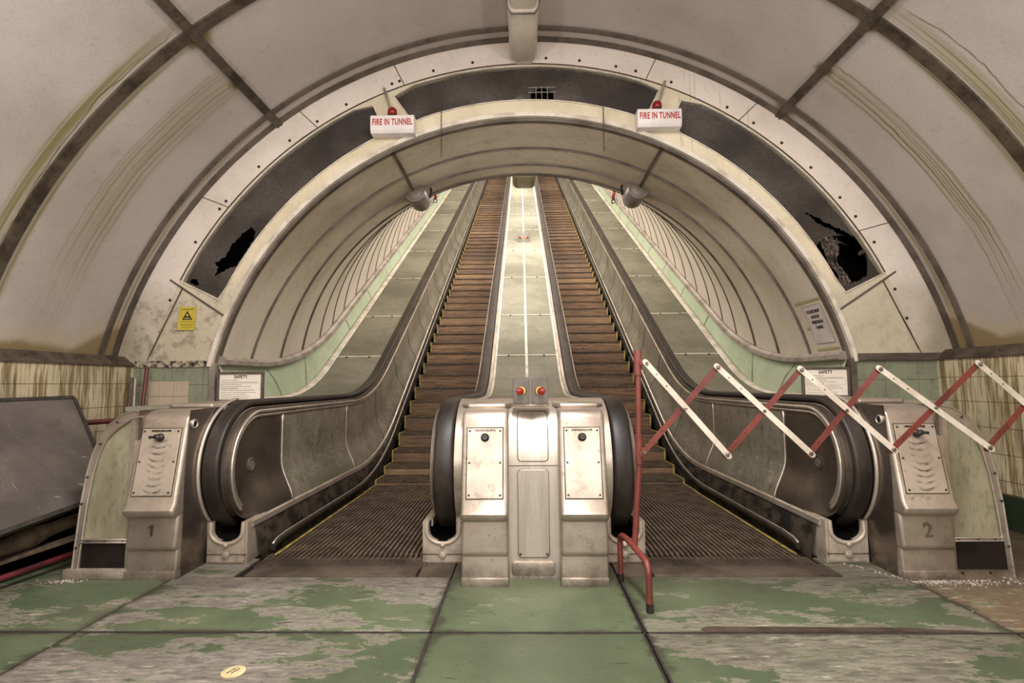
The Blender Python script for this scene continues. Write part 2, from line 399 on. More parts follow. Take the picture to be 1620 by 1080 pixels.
def atube(bm, pts, r, seg=8, cap=True):
    pts = [Vector(p) for p in pts]; rings = []
    prev = None
    for i, p in enumerate(pts):
        d = (pts[min(i + 1, len(pts) - 1)] - pts[max(i - 1, 0)]).normalized()
        if prev is None:
            a = d.cross(Vector((0, 0, 1)))
            if a.length < 1e-3: a = d.cross(Vector((0, 1, 0)))
        else: a = prev - d * prev.dot(d)
        a.normalize(); b = d.cross(a); prev = a
        rr = r[i] if isinstance(r, (list, tuple)) else r
        rings.append([bm.verts.new(p + a * rr * math.cos(2 * math.pi * k / seg) + b * rr * math.sin(2 * math.pi * k / seg)) for k in range(seg)])
    for q, w in zip(rings, rings[1:]):
        for k in range(seg): bm.faces.new((q[k], q[(k + 1) % seg], w[(k + 1) % seg], w[k]))
    if cap: bm.faces.new(rings[0][::-1]); bm.faces.new(rings[-1])
def tube(name, pts, r, mat, parent=None, seg=10, kind=None):
    bm = B(); atube(bm, pts, r, seg); return link(name, bm, mat, parent, smooth=True, kind=kind, angle=50)
def fillet(pts, r, n=5):
    out = [Vector(pts[0])]
    for a, b, c in zip(pts, pts[1:], pts[2:]):
        a, b, c = Vector(a), Vector(b), Vector(c)
        d1, d2 = (a - b).normalized(), (c - b).normalized()
        q = min(r, (a - b).length * 0.45, (c - b).length * 0.45)
        p0, p1 = b + d1 * q, b + d2 * q
        for i in range(n + 1):
            t = i / n; out.append(p0.lerp(b, t).lerp(b.lerp(p1, t), t))
    out.append(Vector(pts[-1])); return out
def alathe(bm, prof, c, axis='y', seg=20, sgn=1):
    """prof: list (radius, along)"""
    rings = []
    for r, a in prof:
        ring = []
        for k in range(seg):
            u, v = r * math.cos(2 * math.pi * k / seg), r * math.sin(2 * math.pi * k / seg)
            d = {'y': (u, a * sgn, v), 'z': (u, v, a * sgn), 'x': (a * sgn, u, v)}[axis]
            ring.append(bm.verts.new(Vector(c) + Vector(d)))
        rings.append(ring)
    for q, w in zip(rings, rings[1:]):
        for k in range(seg): bm.faces.new((q[k], q[(k + 1) % seg], w[(k + 1) % seg], w[k]))
    bm.faces.new(rings[0]); bm.faces.new(rings[-1][::-1])
def lathe(name, prof, c, axis, mat, parent=None, seg=20, sgn=1):
    bm = B(); alathe(bm, prof, c, axis, seg, sgn); return link(name, bm, mat, parent, smooth=True, angle=40)
def grid_surface(bm, rows):
    vs = [[bm.verts.new(p) for p in r] for r in rows]
    for a, b in zip(vs, vs[1:]):
        for i in range(len(a) - 1):
            try: bm.faces.new((a[i], a[i + 1], b[i + 1], b[i]))
            except ValueError: pass
def sweep(bm, prof, path, closed=True, caps=True):
    """prof: (x, n) points; path: (Y, Z, theta)"""
    rings = [[bm.verts.new((x, Y - n * math.sin(t), Z + n * math.cos(t))) for x, n in prof] for Y, Z, t in path]
    m = len(prof)
    for a, b in zip(rings, rings[1:]):
        for i in range(m if closed else m - 1): bm.faces.new((a[i], a[(i + 1) % m], b[(i + 1) % m], b[i]))
    if closed and caps: bm.faces.new(rings[0][::-1]); bm.faces.new(rings[-1])
def inside(p, poly):
    x, y = p; c = False; n = len(poly)
    for i in range(n):
        x0, y0 = poly[i]; x1, y1 = poly[(i + 1) % n]
        if (y0 > y) != (y1 > y) and x < (x1 - x0) * (y - y0) / (y1 - y0) + x0: c = not c
    return c
def plate(bm, outer, holes, y0, y1, extra=(), warp=None):
    loops = [outer] + list(holes); vs, es = [], []
    for lp in loops:
        b = len(vs); vs += [Vector(p) for p in lp]
        es += [(b + i, b + (i + 1) % len(lp)) for i in range(len(lp))]
    vs += [Vector(p) for p in extra]
    v2, _, fs, *_ = delaunay_2d_cdt(vs, es, [], 0, 1e-6)
    W = warp or (lambda x, z: 0.0)
    f0 = [bm.verts.new((v.x, y0 + W(v.x, v.y), v.y)) for v in v2]
    f1 = [bm.verts.new((v.x, y1 + W(v.x, v.y), v.y)) for v in v2] if y1 != y0 else None
    for f in fs:
        c = sum((v2[i] for i in f), Vector((0, 0))) / len(f)
        if inside(c, outer) and not any(inside(c, h) for h in holes):
            bm.faces.new([f0[i] for i in f])
            if f1: bm.faces.new([f1[i] for i in f][::-1])
    if f1:
        for lp in loops:
            a = [bm.verts.new((p[0], y0, p[1])) for p in lp]; b = [bm.verts.new((p[0], y1, p[1])) for p in lp]
            for i in range(len(lp)): j = (i + 1) % len(lp); bm.faces.new((a[i], a[j], b[j], b[i]))
    loose = [v for v in bm.verts if not v.link_faces]
    bmesh.ops.delete(bm, geom=loose, context='VERTS')
def arc(cz, r, a0, a1, n):   # angles from the vertical, in the XZ plane
    return [(r * math.sin(R(a0 + (a1 - a0) * i / n)), cz + r * math.cos(R(a0 + (a1 - a0) * i / n))) for i in range(n + 1)]
def text(name, body, size, mat, loc, rot, parent=None, sx=1.0, weight=0.0, depth=0.0015, align='CENTER', space=1.0):
    cu = bpy.data.curves.new('txt', 'FONT'); cu.body = body; cu.size = size; cu.extrude = depth
    cu.offset = weight; cu.align_x = align; cu.align_y = 'CENTER'; cu.space_character = space; cu.resolution_u = 3
    t = bpy.data.objects.new('txt', cu); COL.objects.link(t)
    dg = bpy.context.evaluated_depsgraph_get()
    me = bpy.data.meshes.new_from_object(t.evaluated_get(dg)); me.name = name
    bpy.data.objects.remove(t); bpy.data.curves.remove(cu)
    M = Matrix.Translation(Vector(loc) - (wloc(parent) if parent else Vector())) @ (rot if isinstance(rot, Matrix) else rot.to_matrix().to_4x4()) @ Matrix.Diagonal((sx, 1, 1, 1))
    me.transform(M); me.materials.clear(); me.materials.append(MT[mat])
    o = bpy.data.objects.new(name, me); COL.objects.link(o)
    if parent: o.parent = parent
    return o
FRONT = Matrix.Rotation(R(90), 4, 'X')        # text standing upright facing -Y

# ------------------------------------------------------------------ paths of the incline
class Path:
    """flat at height zb, bend radius r, then 30 degrees along Z = T30*(Y-6.445)+zi"""
    def __init__(s, zb, zi, r):
        s.zb, s.r = zb, r
        s.yv = 6.445 + (zb - zi) / T30; s.y0 = s.yv - r * math.tan(R(15))
        s.ye = s.y0 + r * S30; s.ze = zb + r * (1 - C30)
    def flat(s, y): return (y, s.zb, 0.0)
    def bend(s, d): t = R(d); return (s.y0 + s.r * math.sin(t), s.zb + s.r * (1 - math.cos(t)), t)
    def inc(s, st):     # station measured along the incline direction
        e = s.ye * C30 + s.ze * S30; d = st - e
        return (s.ye + d * C30, s.ze + d * S30, R(30))
    def at(s, p):
        k, v = p
        if k == 'f': return s.flat(min(v, s.y0))
        if k == 'b': return s.bend(v)
        return s.inc(v)
    def pts(s, ys, st1, n=12):
        out = [s.flat(ys)] + [s.bend(30 * i / n) for i in range(n + 1)]
        e = s.ye * C30 + s.ze * S30
        k = max(1, int((st1 - e) / 1.5))
        return out + [s.inc(e + (st1 - e) * i / k) for i in range(1, k + 1)]
STN = 37.0                                    # station where the modelled incline stops
HR = Path(1.030, 0.87, 2.9)
TOP = Path(0.925, 0.80, 2.9)
BOT = Path(0.240, 0.075, 3.3)
GRD = Path(0.085, 0.12, 3.3)
STEP = Path(0.0, 0.0, 3.4)
DECK = Path(1.010, 0.875, 2.8)
RAIL = Path(1.385, 1.19, 4.8)

# ================================================================== SETTING: floor
xs = [-3.74, -2.172, -0.497, 0.492, 2.172, 3.74]; ys = [-7.0, -5.4, -3.8, -2.2, -0.6, 1.02, 2.548, 4.95]
f_a = floor_material('floor_green_paint', -0.13, 1.0)
f_b = floor_material('floor_peeled_left', 0.035, 4.0, (142, 134, 122))
f_c = floor_material('floor_scraped_right', 0.0, 9.3, (128, 124, 106), 0.35)
f_d = floor_material('floor_dirty_edge', -0.02, 12.0, (118, 110, 94), 0.5, 0.0)
f_e = floor_material('floor_brown_corner', 0.0, 15.0, (112, 100, 82), 0.5, 0.5)
floor = box('floor', -3.9, 3.9, -7.1, 5.4, -0.40, -0.012, 'kick', kind='structure')
fm = {0: f_d, 1: f_b, 2: f_a, 3: f_c, 4: f_e}
for i in range(5):
    for j in range(7):
        g = 0.006
        y1 = ys[j + 1]
        if i in (1, 2, 3) and j == 6: y1 = 3.262 if i != 2 else 3.6
        pm = fm[i]
        if i == 1 and j == 5: pm = f_b
        pn = box('floor_panel', xs[i] + g, xs[i + 1] - g, ys[j] + g, y1 - g * 0.5, -0.05, 0.0, pm, floor, bev=0.004)
# filler floor beside the boots
for s in (-1, 1):
    for a, b in ((1.825, 2.166), (0.50, 0.715)):
        if b < 1: continue
        box('floor_panel', s * a, s * b, 3.262, 3.60, -0.05, -0.001, f_c if s > 0 else f_b, floor)
    prism('floor_panel', [(s * 0.50, 3.262), (s * 0.70, 3.262), (s * 0.70, 3.6), (s * 0.50, 3.6)], -0.05, -0.001, 'z', 'combm', floor, smooth=False)
for y_ in (2.548, 1.02):
    box('floor_joint', -3.7, 3.7, y_ - 0.0065, y_ + 0.0065, -0.004, 0.002, simple('black_seam_grime', (44, 36, 29), (26, 21, 17), 30, rough=0.8), floor)
# raised wooden joint strips (brown battens over the two middle seams, repair strip on the right)
jm = simple('black_joint_grime', (46, 38, 31), (26, 21, 17), 30, rough=0.8)
for x, w in ((-0.497, 0.008), (0.482, 0.004), (0.502, 0.005)):
    box('floor_joint', x - w, x + w, 1.2, 3.2, -0.004, 0.002, jm, floor)
prism('floor_repair_strip', [(0.78, 2.556), (2.02, 2.562), (1.70, 2.60), (0.80, 2.61), (0.76, 2.585)], -0.002, 0.003, 'z', 'combm', floor, smooth=False)
# crumbled plaster along the pedestal feet
bm = B()
random.seed(3)
for k in range(520):
    if k < 380: x = random.gauss(2.33, 0.20); y = 3.19 - abs(random.gauss(0, 0.035)) + (0.30 * max(0, 2.17 - x) / 0.2 if x < 2.17 else 0)
    elif k < 440: x = random.uniform(2.72, 2.9); y = random.uniform(3.14, 3.26)
    else: x = -2.78 + random.gauss(0, 0.06); y = 3.18 + random.gauss(0, 0.02)
    r = random.uniform(0.0015, 0.0065)
    if x > 2.95: continue
    t = B(); bmesh.ops.create_icosphere(t, subdivisions=1, radius=r)
    bmesh.ops.translate(t, verts=t.verts, vec=(x, y, r * 0.4)); merge(bm, t)
props(link('plaster_crumbs', bm, 'rubble'), 'pale crumbled plaster dust along the foot of the right-hand pedestal', 'debris', kind='stuff')

# ================================================================== SETTING: concourse vault
CZ, CR = 0.47, 4.0
A0 = math.degrees(math.acos((1.41 - CZ) / CR))
def barrel(bm, r, y0, y1, a0, a1, n=64, cz=CZ, m=1):
    pts = arc(cz, r, a0, a1, n)
    grid_surface(bm, [[(x, y0 + (y1 - y0) * j / m, z) for x, z in pts] for j in range(m + 1)])
bm = B(); barrel(bm, CR, -7.1, 4.93, -A0, A0)
for sgn in (1,): barrel(bm, CR + 0.08, -7.1, 4.93, -A0, A0)
link('ceiling', bm, 'vault', smooth=True, kind='structure')
def ring_band(name, y0, y1, r, dep, mat, cz=CZ, a=A0, kind='structure'):
    bm = B(); a = float(a)
    o = arc(cz, r + 0.01, -a, a, 96); i = arc(cz, r - dep, -a, a, 96)
    rows = [[(x, y0, z) for x, z in o], [(x, y0, z) for x, z in i], [(x, y1, z) for x, z in i], [(x, y1, z) for x, z in o]]
    grid_surface(bm, rows)
    return link(name, bm, mat, smooth=True, kind=kind, angle=40)
for k, (yc, w, mt) in enumerate(((4.705, 0.028, 'strip'), (4.865, 0.030, 'strip'), (3.55, 0.045, 'strip_rust'), (2.30, 0.045, 'strip_rust'), (1.05, 0.045, 'strip_rust'), (-0.2, 0.045, 'strip_rust'), (-1.45, 0.045, 'strip_rust'), (-2.7, 0.045, 'strip_rust'), (-3.95, 0.045, 'strip_rust'), (-5.2, 0.045, 'strip_rust'))):
    o = ring_band('trim_%d' % (k + 1), yc - w, yc + w, CR, 0.018, mt)
# screws on the two rings by the bulkhead and on the joint battens
for s in (-1, 1):
    a = 36.9
    bm = B()
    nx, nz = math.sin(R(a)) * s, math.cos(R(a))
    for j in range(2):
        pass
    tx, tz = math.cos(R(a)), -math.sin(R(a)) * s
    c = [(CR - 0.026), (CR + 0.01)]
    pts = []
    for r, w in ((c[1], -0.04), (c[0], -0.034), (c[0], 0.034), (c[1], 0.04)):
        pts.append((nx * r + tx * w, CZ + nz * r + tz * w))
    aprism(bm, pts, -7.1, 4.93, 'y')
    o = link('trim_%d' % (11 if s < 0 else 12), bm, 'strip_rust', kind='structure')
    bm = B()
    for yy in (3.40, 3.70, 4.15, 4.62, 4.90):
        for w in (-0.018, 0.018):
            p = Vector((nx * (CR - 0.027) + tx * w, yy, CZ + nz * (CR - 0.027) + tz * w))
            bmesh.ops.create_uvsphere(bm, u_segments=8, v_segments=5, radius=0.007, matrix=Matrix.Translation(p))
    link('screw_heads', bm, 'screw', o, local=True)
# side walls
for s, nm in ((-1, 'left'), (1, 'right')):
    w = box('wall_' + nm, s * 3.72, s * 4.1, -7.1, 4.96, 0.26, 1.36, 'tile_side', kind='structure')
    box('baseboard_' + nm, s * 3.66, s * 4.1, -7.1, 4.95, 0.0, 0.26, simple('dark_green_plinth', (40, 50, 34), (26, 33, 23), 3) , kind='structure')
    t = prism('trim_%d' % (13 if s < 0 else 14), [(s * 3.70, 1.335), (s * 3.70, 1.345), (s * 3.80, 1.43), (s * 3.95, 1.43), (s * 3.95, 1.335)], -7.1, 4.95, 'y', 'strip_rust', kind='structure', smooth=False)
    bm = B()
    for k in range(14): bmesh.ops.create_uvsphere(bm, u_segments=8, v_segments=5, radius=0.008, matrix=Matrix.Translation((s * 3.75, 4.75 - k * 0.45, 1.39)))
    link('screw_heads', bm, 'screw', t, local=True)
# wall behind the camera
bm = B(); plate(bm, [(-4.1, 0)] + [(-4.1, 1.4)] + arc(CZ, 4.06, -76, 76, 24) + [(4.1, 1.4), (4.1, 0)], [], -7.2, -7.1)
link('wall_front', bm, 'vault', kind='structure')

# ================================================================== SETTING: bulkhead
YB = 4.90
OPC, OPR = 0.656, 3.068                       # opening circle
oa = math.degrees(math.acos((1.33 - OPC) / OPR)); ba = math.degrees(math.acos((1.33 - CZ) / (CR + 0.02)))
MOC, MOR = 0.575, 3.63                       # line between white plates and cream frame
ma = 64.5
# outer white plates
lineL = arc(MOC, MOR + 0.03, -ma, ma, 60)
foot = (3.62, 1.33)
low = lambda s: [(s * 3.63, 1.33)]
def mirror(pts): return [(-x, z) for x, z in reversed(pts)]
outer_arc = arc(CZ, CR + 0.02, -ba, ba, 80)
joints = [-78, -52, -22, 0.0, 22, 52, 78]
bm = B()
poly = outer_arc + [(3.60, 1.33)] + list(reversed(lineL)) + [(-3.60, 1.33)]
plate(bm, poly, [], YB, YB + 0.05)
wb = link('wall_back', bm, 'bulk_white', kind='structure')
# cream frame with three windows for the mesh
def P2(*a): return list(a)
midw = P2((-1.275, 3.935)) + [(x, z) for x, z in arc(MOC, MOR, -17.5, 17.5, 16)] + P2((1.265, 3.955), (1.19, 3.80)) + \
    [(x, z) for x, z in reversed(arc(0.70, 3.185, -16.8, 18.5, 16))] + P2((-1.12, 3.74))
midw = [(-1.275, 3.930)] + arc(MOC, MOR, -17.2, 17.2, 16) + [(1.268, 3.945), (1.125, 3.66)] + list(reversed(arc(0.70, 3.175, -18.5, 18.5, 18))) + [(-1.09, 3.67)]
def clean(p):
    out = []
    for q in p:
        if not out or (Vector(q) - Vector(out[-1])).length > 0.02: out.append(q)
    return out
leftw = clean([(-3.278, 2.139)] + arc(MOC, MOR, -63.2, -27.5, 20) + [(-1.484, 3.834), (-1.40, 3.64)] + list(reversed(arc(0.70, 3.175, -64.0, -27.5, 20))) + [(-2.932, 1.972)])
rightw = mirror(leftw)
cream_out = lineL + [(3.60, 1.33)] + list(reversed(arc(OPC, OPR, -oa, oa, 60))) + [(-3.60, 1.33)]
bm = B(); plate(bm, clean(cream_out), [clean(midw), leftw, rightw], YB + 0.008, YB + 0.05)
link('wall_back', bm, 'bulk_cream', kind='structure')
# joint lines between plates
bm = B()
for a in (-72, -51.5, -33.5, -18.8, 18.3, 33.5, 57.5, 74):
    p0 = Vector((math.sin(R(a)) * (MOR + 0.03), MOC + math.cos(R(a)) * (MOR + 0.03))); p1 = Vector((math.sin(R(a)) * CR, CZ + math.cos(R(a)) * CR))
    if abs(a) > 63: continue
    d = (p1 - p0).normalized(); n = Vector((-d.y, d.x)) * 0.004
    aprism(bm, [tuple(p0 - n), tuple(p1 - n), tuple(p1 + n), tuple(p0 + n)], YB - 0.002, YB + 0.01, 'y')
pl = lineL
for (a, b) in zip(pl, pl[1:]):
    a, b = Vector(a), Vector(b); d = (b - a).normalized(); n = Vector((-d.y, d.x)) * 0.004
    aprism(bm, [tuple(a - n), tuple(b - n), tuple(b + n), tuple(a + n)], YB - 0.002, YB + 0.01, 'y')
link('trim_15', bm, 'strip_rust', kind='structure')
for s in (-1, 1):                              # slanting battens under the side windows
    a, b = Vector((s * 3.40, 2.155)), Vector((s * 2.86, 1.80))
    d = (b - a).normalized(); n = Vector((-d.y, d.x)) * 0.0055
    bm = B(); aprism(bm, [tuple(a - n), tuple(b - n), tuple(b + n), tuple(a + n)], YB - 0.004, YB + 0.01, 'y')
    for q in (-1, 1):
        m2 = n * (1.25 * q)
        aprism(bm, [tuple(a + m2 - n * 0.25), tuple(b + m2 - n * 0.25), tuple(b + m2 + n * 0.25), tuple(a + m2 + n * 0.25)], YB - 0.003, YB + 0.0, 'y')
    link('trim_%d' % (16 if s < 0 else 17), bm, 'strip', kind='structure')
    bm = B(); c0, c1 = Vector((s * 3.275, 2.08)), Vector((s * 3.60, 1.36))
    d = (c1 - c0).normalized(); n = Vector((-d.y, d.x)) * 0.004
    aprism(bm, [tuple(c0 - n), tuple(c1 - n), tuple(c1 + n), tuple(c0 + n)], YB - 0.002, YB + 0.01, 'y')
    link('trim_%d' % (18 if s < 0 else 19), bm, 'strip_rust', kind='structure')
# bolt heads round the white plates
bm = B()
for a in [-65, -58.5, -52.5, -51, -44, -38, -33, -28, -20.5, -19.3, -14, -8, -1.8, 3, 8, 13.5, 16.5, 22, 31, 35.5, 40.5, 46, 52, 55.5, 60, 64.5, 69]:
    r = MOR + 0.085
    if abs(a) > 64: x, z = math.copysign(3.37 + (abs(a) - 64) * 0.02, a), 2.02 - (abs(a) - 64) * 0.06
    else: x, z = math.sin(R(a)) * r, MOC + math.cos(R(a)) * r
    alathe(bm, [(0.014, 0.0), (0.014, -0.005), (0.009, -0.010)], (x, YB, z), 'y', 10)
link('trim_20', bm, 'screw', kind='structure')
# frames of the windows + mesh panels
def frame(loop, w, y0, y1):
    bm = B(); n = len(loop); c = sum((Vector(p) for p in loop), Vector((0, 0))) / n
    area = sum(loop[i][0] * loop[(i + 1) % n][1] - loop[(i + 1) % n][0] * loop[i][1] for i in range(n))
    sg = 1 if area > 0 else -1; off = []
    for i in range(n):
        p, q, r = Vector(loop[i - 1]), Vector(loop[i]), Vector(loop[(i + 1) % n])
        d1, d2 = (q - p).normalized(), (r - q).normalized()
        n1, n2 = Vector((d1.y, -d1.x)) * sg, Vector((d2.y, -d2.x)) * sg
        m = (n1 + n2); m = m / max(0.5, m.length_squared) * 2
        off.append(tuple(q + m * w / 1.0 * 0.5 * 2 * 0.5))
    for i in range(n):
        j = (i + 1) % n; vs = []
        for y in (y0, y1):
            vs.append([bm.verts.new((loop[i][0], y, loop[i][1])), bm.verts.new((loop[j][0], y, loop[j][1])), bm.verts.new((off[j][0], y, off[j][1])), bm.verts.new((off[i][0], y, off[i][1]))])
        bm.faces.new(vs[0]); bm.faces.new(vs[1][::-1])
        for k in range(4): l = (k + 1) % 4; bm.faces.new((vs[0][k], vs[0][l], vs[1][l], vs[1][k]))
    return bm
def meshmat():
    s = Sh('expanded_metal_mesh')
    u = s.x / 0.023; w = s.z / 0.0135
    row = w._m('FLOOR'); sh = (row * 0.5).frac()
    fu = (u + sh).frac() - 0.5; fw = w.frac() - 0.5
    hole = (fu * fu * 4.6 + fw * fw * 5.2)
    al = hole.sm(0.48, 0.62)
    n = s.noise(1.5, 4); c = s.mix(n.sm(0.35, 0.65), (112, 101, 94), (80, 71, 66))
    c = s.mix(s.noise(40, 3).sm(0.5, 0.7) * 0.4, c, (60, 50, 48))
    return s.done(c, 0.5, 0.3, alpha=al)
MT['mesh'] = meshmat()
def mwarp(x, z): return 0.030 + 0.035 * mnoise.noise(Vector((x * 2.1, z * 2.1, 1.3))) + 0.012 * mnoise.noise(Vector((x * 7, z * 7, 4)))
def jag(pts, amp, seed):
    random.seed(seed); out = []
    for a, b in zip(pts, pts[1:] + pts[:1]):
        a, b = Vector(a), Vector(b); k = max(2, int((b - a).length / 0.022))
        for i in range(k):
            p = a.lerp(b, i / k); out.append((p.x + random.uniform(-amp, amp), p.y + random.uniform(-amp, amp)))
    return out
holeL = jag([(-2.657, 2.666), (-2.615, 2.625), (-2.629, 2.558), (-2.705, 2.416), (-2.792, 2.295), (-2.882, 2.256), (-2.991, 2.191), (-2.963, 2.277), (-2.995, 2.318), (-2.897, 2.388), (-2.83, 2.51), (-2.722, 2.621)], 0.007, 1)
holeR = jag([(2.60, 2.75), (2.721, 2.691), (2.868, 2.611), (3.066, 2.497), (3.15, 2.40), (3.173, 2.296), (3.17, 2.20), (3.16, 2.13), (2.97, 2.03), (2.84, 2.14), (2.75, 2.29), (2.70, 2.40), (2.731, 2.468), (2.84, 2.5), (2.93, 2.51), (2.886, 2.555), (2.718, 2.646)], 0.007, 2)
holeC = [(0.045, 3.885), (0.262, 3.875), (0.262, 3.955), (0.15, 4.0), (0.045, 3.955)]
specs = [('left', leftw, [holeL, jag([(-3.22, 2.17), (-3.17, 2.16), (-3.15, 2.12), (-3.19, 2.11), (-3.235, 2.14)], 0.005, 5)], 'long dark wire mesh panel with one torn hole, on the left of the arch'),
         ('mid', clean(midw), [holeC], 'dark wire mesh panel over the crown of the arch'),
         ('right', rightw, [holeR], 'dark wire mesh panel with a large ragged tear, on the right of the arch')]
for nm, lp, hs, lb in specs:
    c = sum((Vector(p) for p in lp), Vector((0, 0))) / len(lp)
    t = thing('mesh_panel', (c.x, YB, min(p[1] for p in lp)), lb, 'mesh panel', 'wire mesh panels round the arch')
    link('frame', frame(lp, 0.022, YB - 0.004, YB + 0.045), 'rim', t)
    gx = [min(p[0] for p in lp), max(p[0] for p in lp)]; gz = [min(p[1] for p in lp), max(p[1] for p in lp)]
    ex = []
    x = gx[0]
    while x < gx[1]:
        z = gz[0]
        while z < gz[1]:
            q = (x + random.uniform(-.01, .01), z + random.uniform(-.01, .01))
            if inside(q, lp) and not any(inside(q, h) for h in hs): ex.append(q)
            z += 0.07
        x += 0.07
    bm = B(); plate(bm, lp, hs, YB, YB, ex, mwarp)
    link('wire_mesh', bm, 'mesh', t, smooth=True)
    if nm == 'right':                           # ragged flap hanging in the tear
        bm = B(); random.seed(11); rows = []
        for i in range(26):
            f = i / 25; cx = 2.80 + 0.17 * f + 0.02 * math.sin(f * 9); z = 2.50 - 0.47 * f
            w = 0.05 + 0.02 * math.sin(f * 7 + 1)
            rows.append([(cx + w * (k / 4 - 1) + random.uniform(-.006, .006), YB + 0.06 + 0.03 * math.sin(k * 1.2 + f * 5), z + random.uniform(-.008, .008)) for k in range(9)])
        grid_surface(bm, rows); link('torn_flap', bm, simple('crumpled_mesh', (112, 96, 84), (52, 42, 36), 40, rough=0.7, lo=0.45, hi=0.55), t)
        for pts in (((2.84, 2.50), (2.90, 2.52), (2.97, 2.515), (2.90, 2.50), (2.84, 2.49)), ((2.87, 2.49), (2.90, 2.46), (2.94, 2.44), (2.97, 2.40), (2.93, 2.43), (2.89, 2.45)),
                    ((2.79, 2.32), (2.84, 2.31), (2.90, 2.27), (2.84, 2.29), (2.79, 2.30)), ((3.06, 2.34), (3.12, 2.37), (3.18, 2.36), (3.12, 2.33), (3.08, 2.31))):
            bm = B(); v = [bm.verts.new((x, YB + 0.02 + 0.03 * ((i * 7) % 3 - 1), z)) for i, (x, z) in enumerate(pts)]; bm.faces.new(v); link('torn_strand', bm, 'strip', t)
    if nm == 'mid':
        bm = B()
        for x in (0.095, 0.15, 0.205): abox(bm, x - 0.003, x + 0.003, YB + 0.01, YB + 0.016, 3.86, 4.01)
        abox(bm, 0.02, 0.28, YB + 0.008, YB + 0.014, 3.945, 3.952)
        abox(bm, 0.02, 0.28, YB + 0.008, YB + 0.014, 3.995, 4.0)
        link('wire_repair', bm, 'strip_light', t)
# dark cavity behind the mesh
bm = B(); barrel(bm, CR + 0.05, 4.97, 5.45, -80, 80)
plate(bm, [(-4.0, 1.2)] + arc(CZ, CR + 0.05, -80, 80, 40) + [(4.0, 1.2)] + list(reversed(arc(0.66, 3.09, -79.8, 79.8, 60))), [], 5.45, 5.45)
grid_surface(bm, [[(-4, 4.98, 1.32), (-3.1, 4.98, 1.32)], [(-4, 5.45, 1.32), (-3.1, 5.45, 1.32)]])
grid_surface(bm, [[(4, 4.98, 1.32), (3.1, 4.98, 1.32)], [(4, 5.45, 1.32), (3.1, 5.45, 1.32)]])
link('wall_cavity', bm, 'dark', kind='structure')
# lower bulkhead: green tiles
for s in (-1, 1):
    box('wall_back', s * 2.985, s * 3.74, YB + 0.01, YB + 0.1, 0.0, 1.325, 'tile_back', kind='structure')
    bm = B(); abox(bm, min(s * 2.93, s * 2.985), max(s * 2.93, s * 2.985), YB - 0.012, YB + 0.06, 0.0, 1.36)
    link('trim_%d' % (21 if s < 0 else 22), bm, 'strip_light' if s < 0 else 'strip', kind='structure')
bm = B(); abox(bm, 2.99, 3.74, YB - 0.03, YB + 0.02, 1.335, 1.40, 0.006); link('trim_23', bm, 'strip', kind='structure')
def crackmat():
    s = Sh('broken_black_edge'); c = s.mix(s.noise(22, 6, 0.8).sm(0.44, 0.54), (24, 18, 14), (176, 162, 138)); return s.done(c, 0.8)
bm = B(); abox(bm, -3.74, -2.99, YB - 0.004, YB + 0.02, 1.325, 1.385); link('trim_24', bm, crackmat(), kind='structure')
bm = B(); abox(bm, -3.56, -3.185, YB + 0.002, YB + 0.012, 0.6, 1.196); link('wall_back', bm, 'tile_beige', kind='structure')
# cream rim and mouldings round the opening
def rim_ring(name, r0, r1, y0, y1, mat, a=None):
    a = a if a is not None else oa
    bm = B(); i, o = arc(OPC, r0, -a, a, 80), arc(OPC, r1, -a, a, 80)
    rows = [[(x, y1, z) for x, z in o], [(x, y0, z) for x, z in o], [(x, y0, z) for x, z in i], [(x, y1, z) for x, z in i], [(x, y1, z) for x, z in o]]
    grid_surface(bm, rows); return link(name, bm, mat, smooth=True, kind='structure', angle=40)
rim_ring('trim_25', OPR - 0.024, OPR + 0.016, YB - 0.022, YB + 0.03, 'rim')
rim_ring('trim_26', OPR - 0.052, OPR - 0.0, YB + 0.02, YB + 0.075, 'strip')

# ================================================================== SETTING: inclined tunnel
AX = Path(0.66, 0.349, 5.54); AX.y0 = 5.5; AX.ye = 5.5 + 5.54 * S30; AX.ze = 0.66 + 5.54 * (1 - C30)
TR = 3.02; TA = 76.2
def ring_pts(c, r, a0, a1, n, ds=0.0):
    Y, Z, t = c
    out = []; kk = 1 - 0.035 * min(1.0, t / R(14))     # the vault is a little flatter beyond the bend
    for i in range(n + 1):
        a = R(a0 + (a1 - a0) * i / n); nn = r * math.cos(a) * (kk + (1 - kk) * (1 - max(0, math.cos(a))))
        out.append((r * math.sin(a), Y + ds * math.cos(t) - nn * math.sin(t), Z + ds * math.sin(t) + nn * math.cos(t)))
    return out
axs = [AX.flat(4.93), AX.flat(5.2)] + [AX.bend(30 * i / 14) for i in range(15)] + [(AX.ye + d * C30, AX.ze + d * S30, R(30)) for d in range(1, 31)]
bm = B(); grid_surface(bm, [ring_pts(c, TR, -TA, TA, 64) for c in axs]); grid_surface(bm, [ring_pts(c, TR + 0.05, -TA - 1, TA + 1, 64) for c in axs[1:]])
link('ceiling', bm, 'lining', smooth=True, kind='structure')
stations = [AX.flat(5.52)] + [AX.bend(a) for a in (8.3, 15.8, 23.2, 29.8)] + [(AX.ye + d * C30, AX.ze + d * S30, R(30)) for d in [0.55 + 0.68 * k for k in range(42)]]
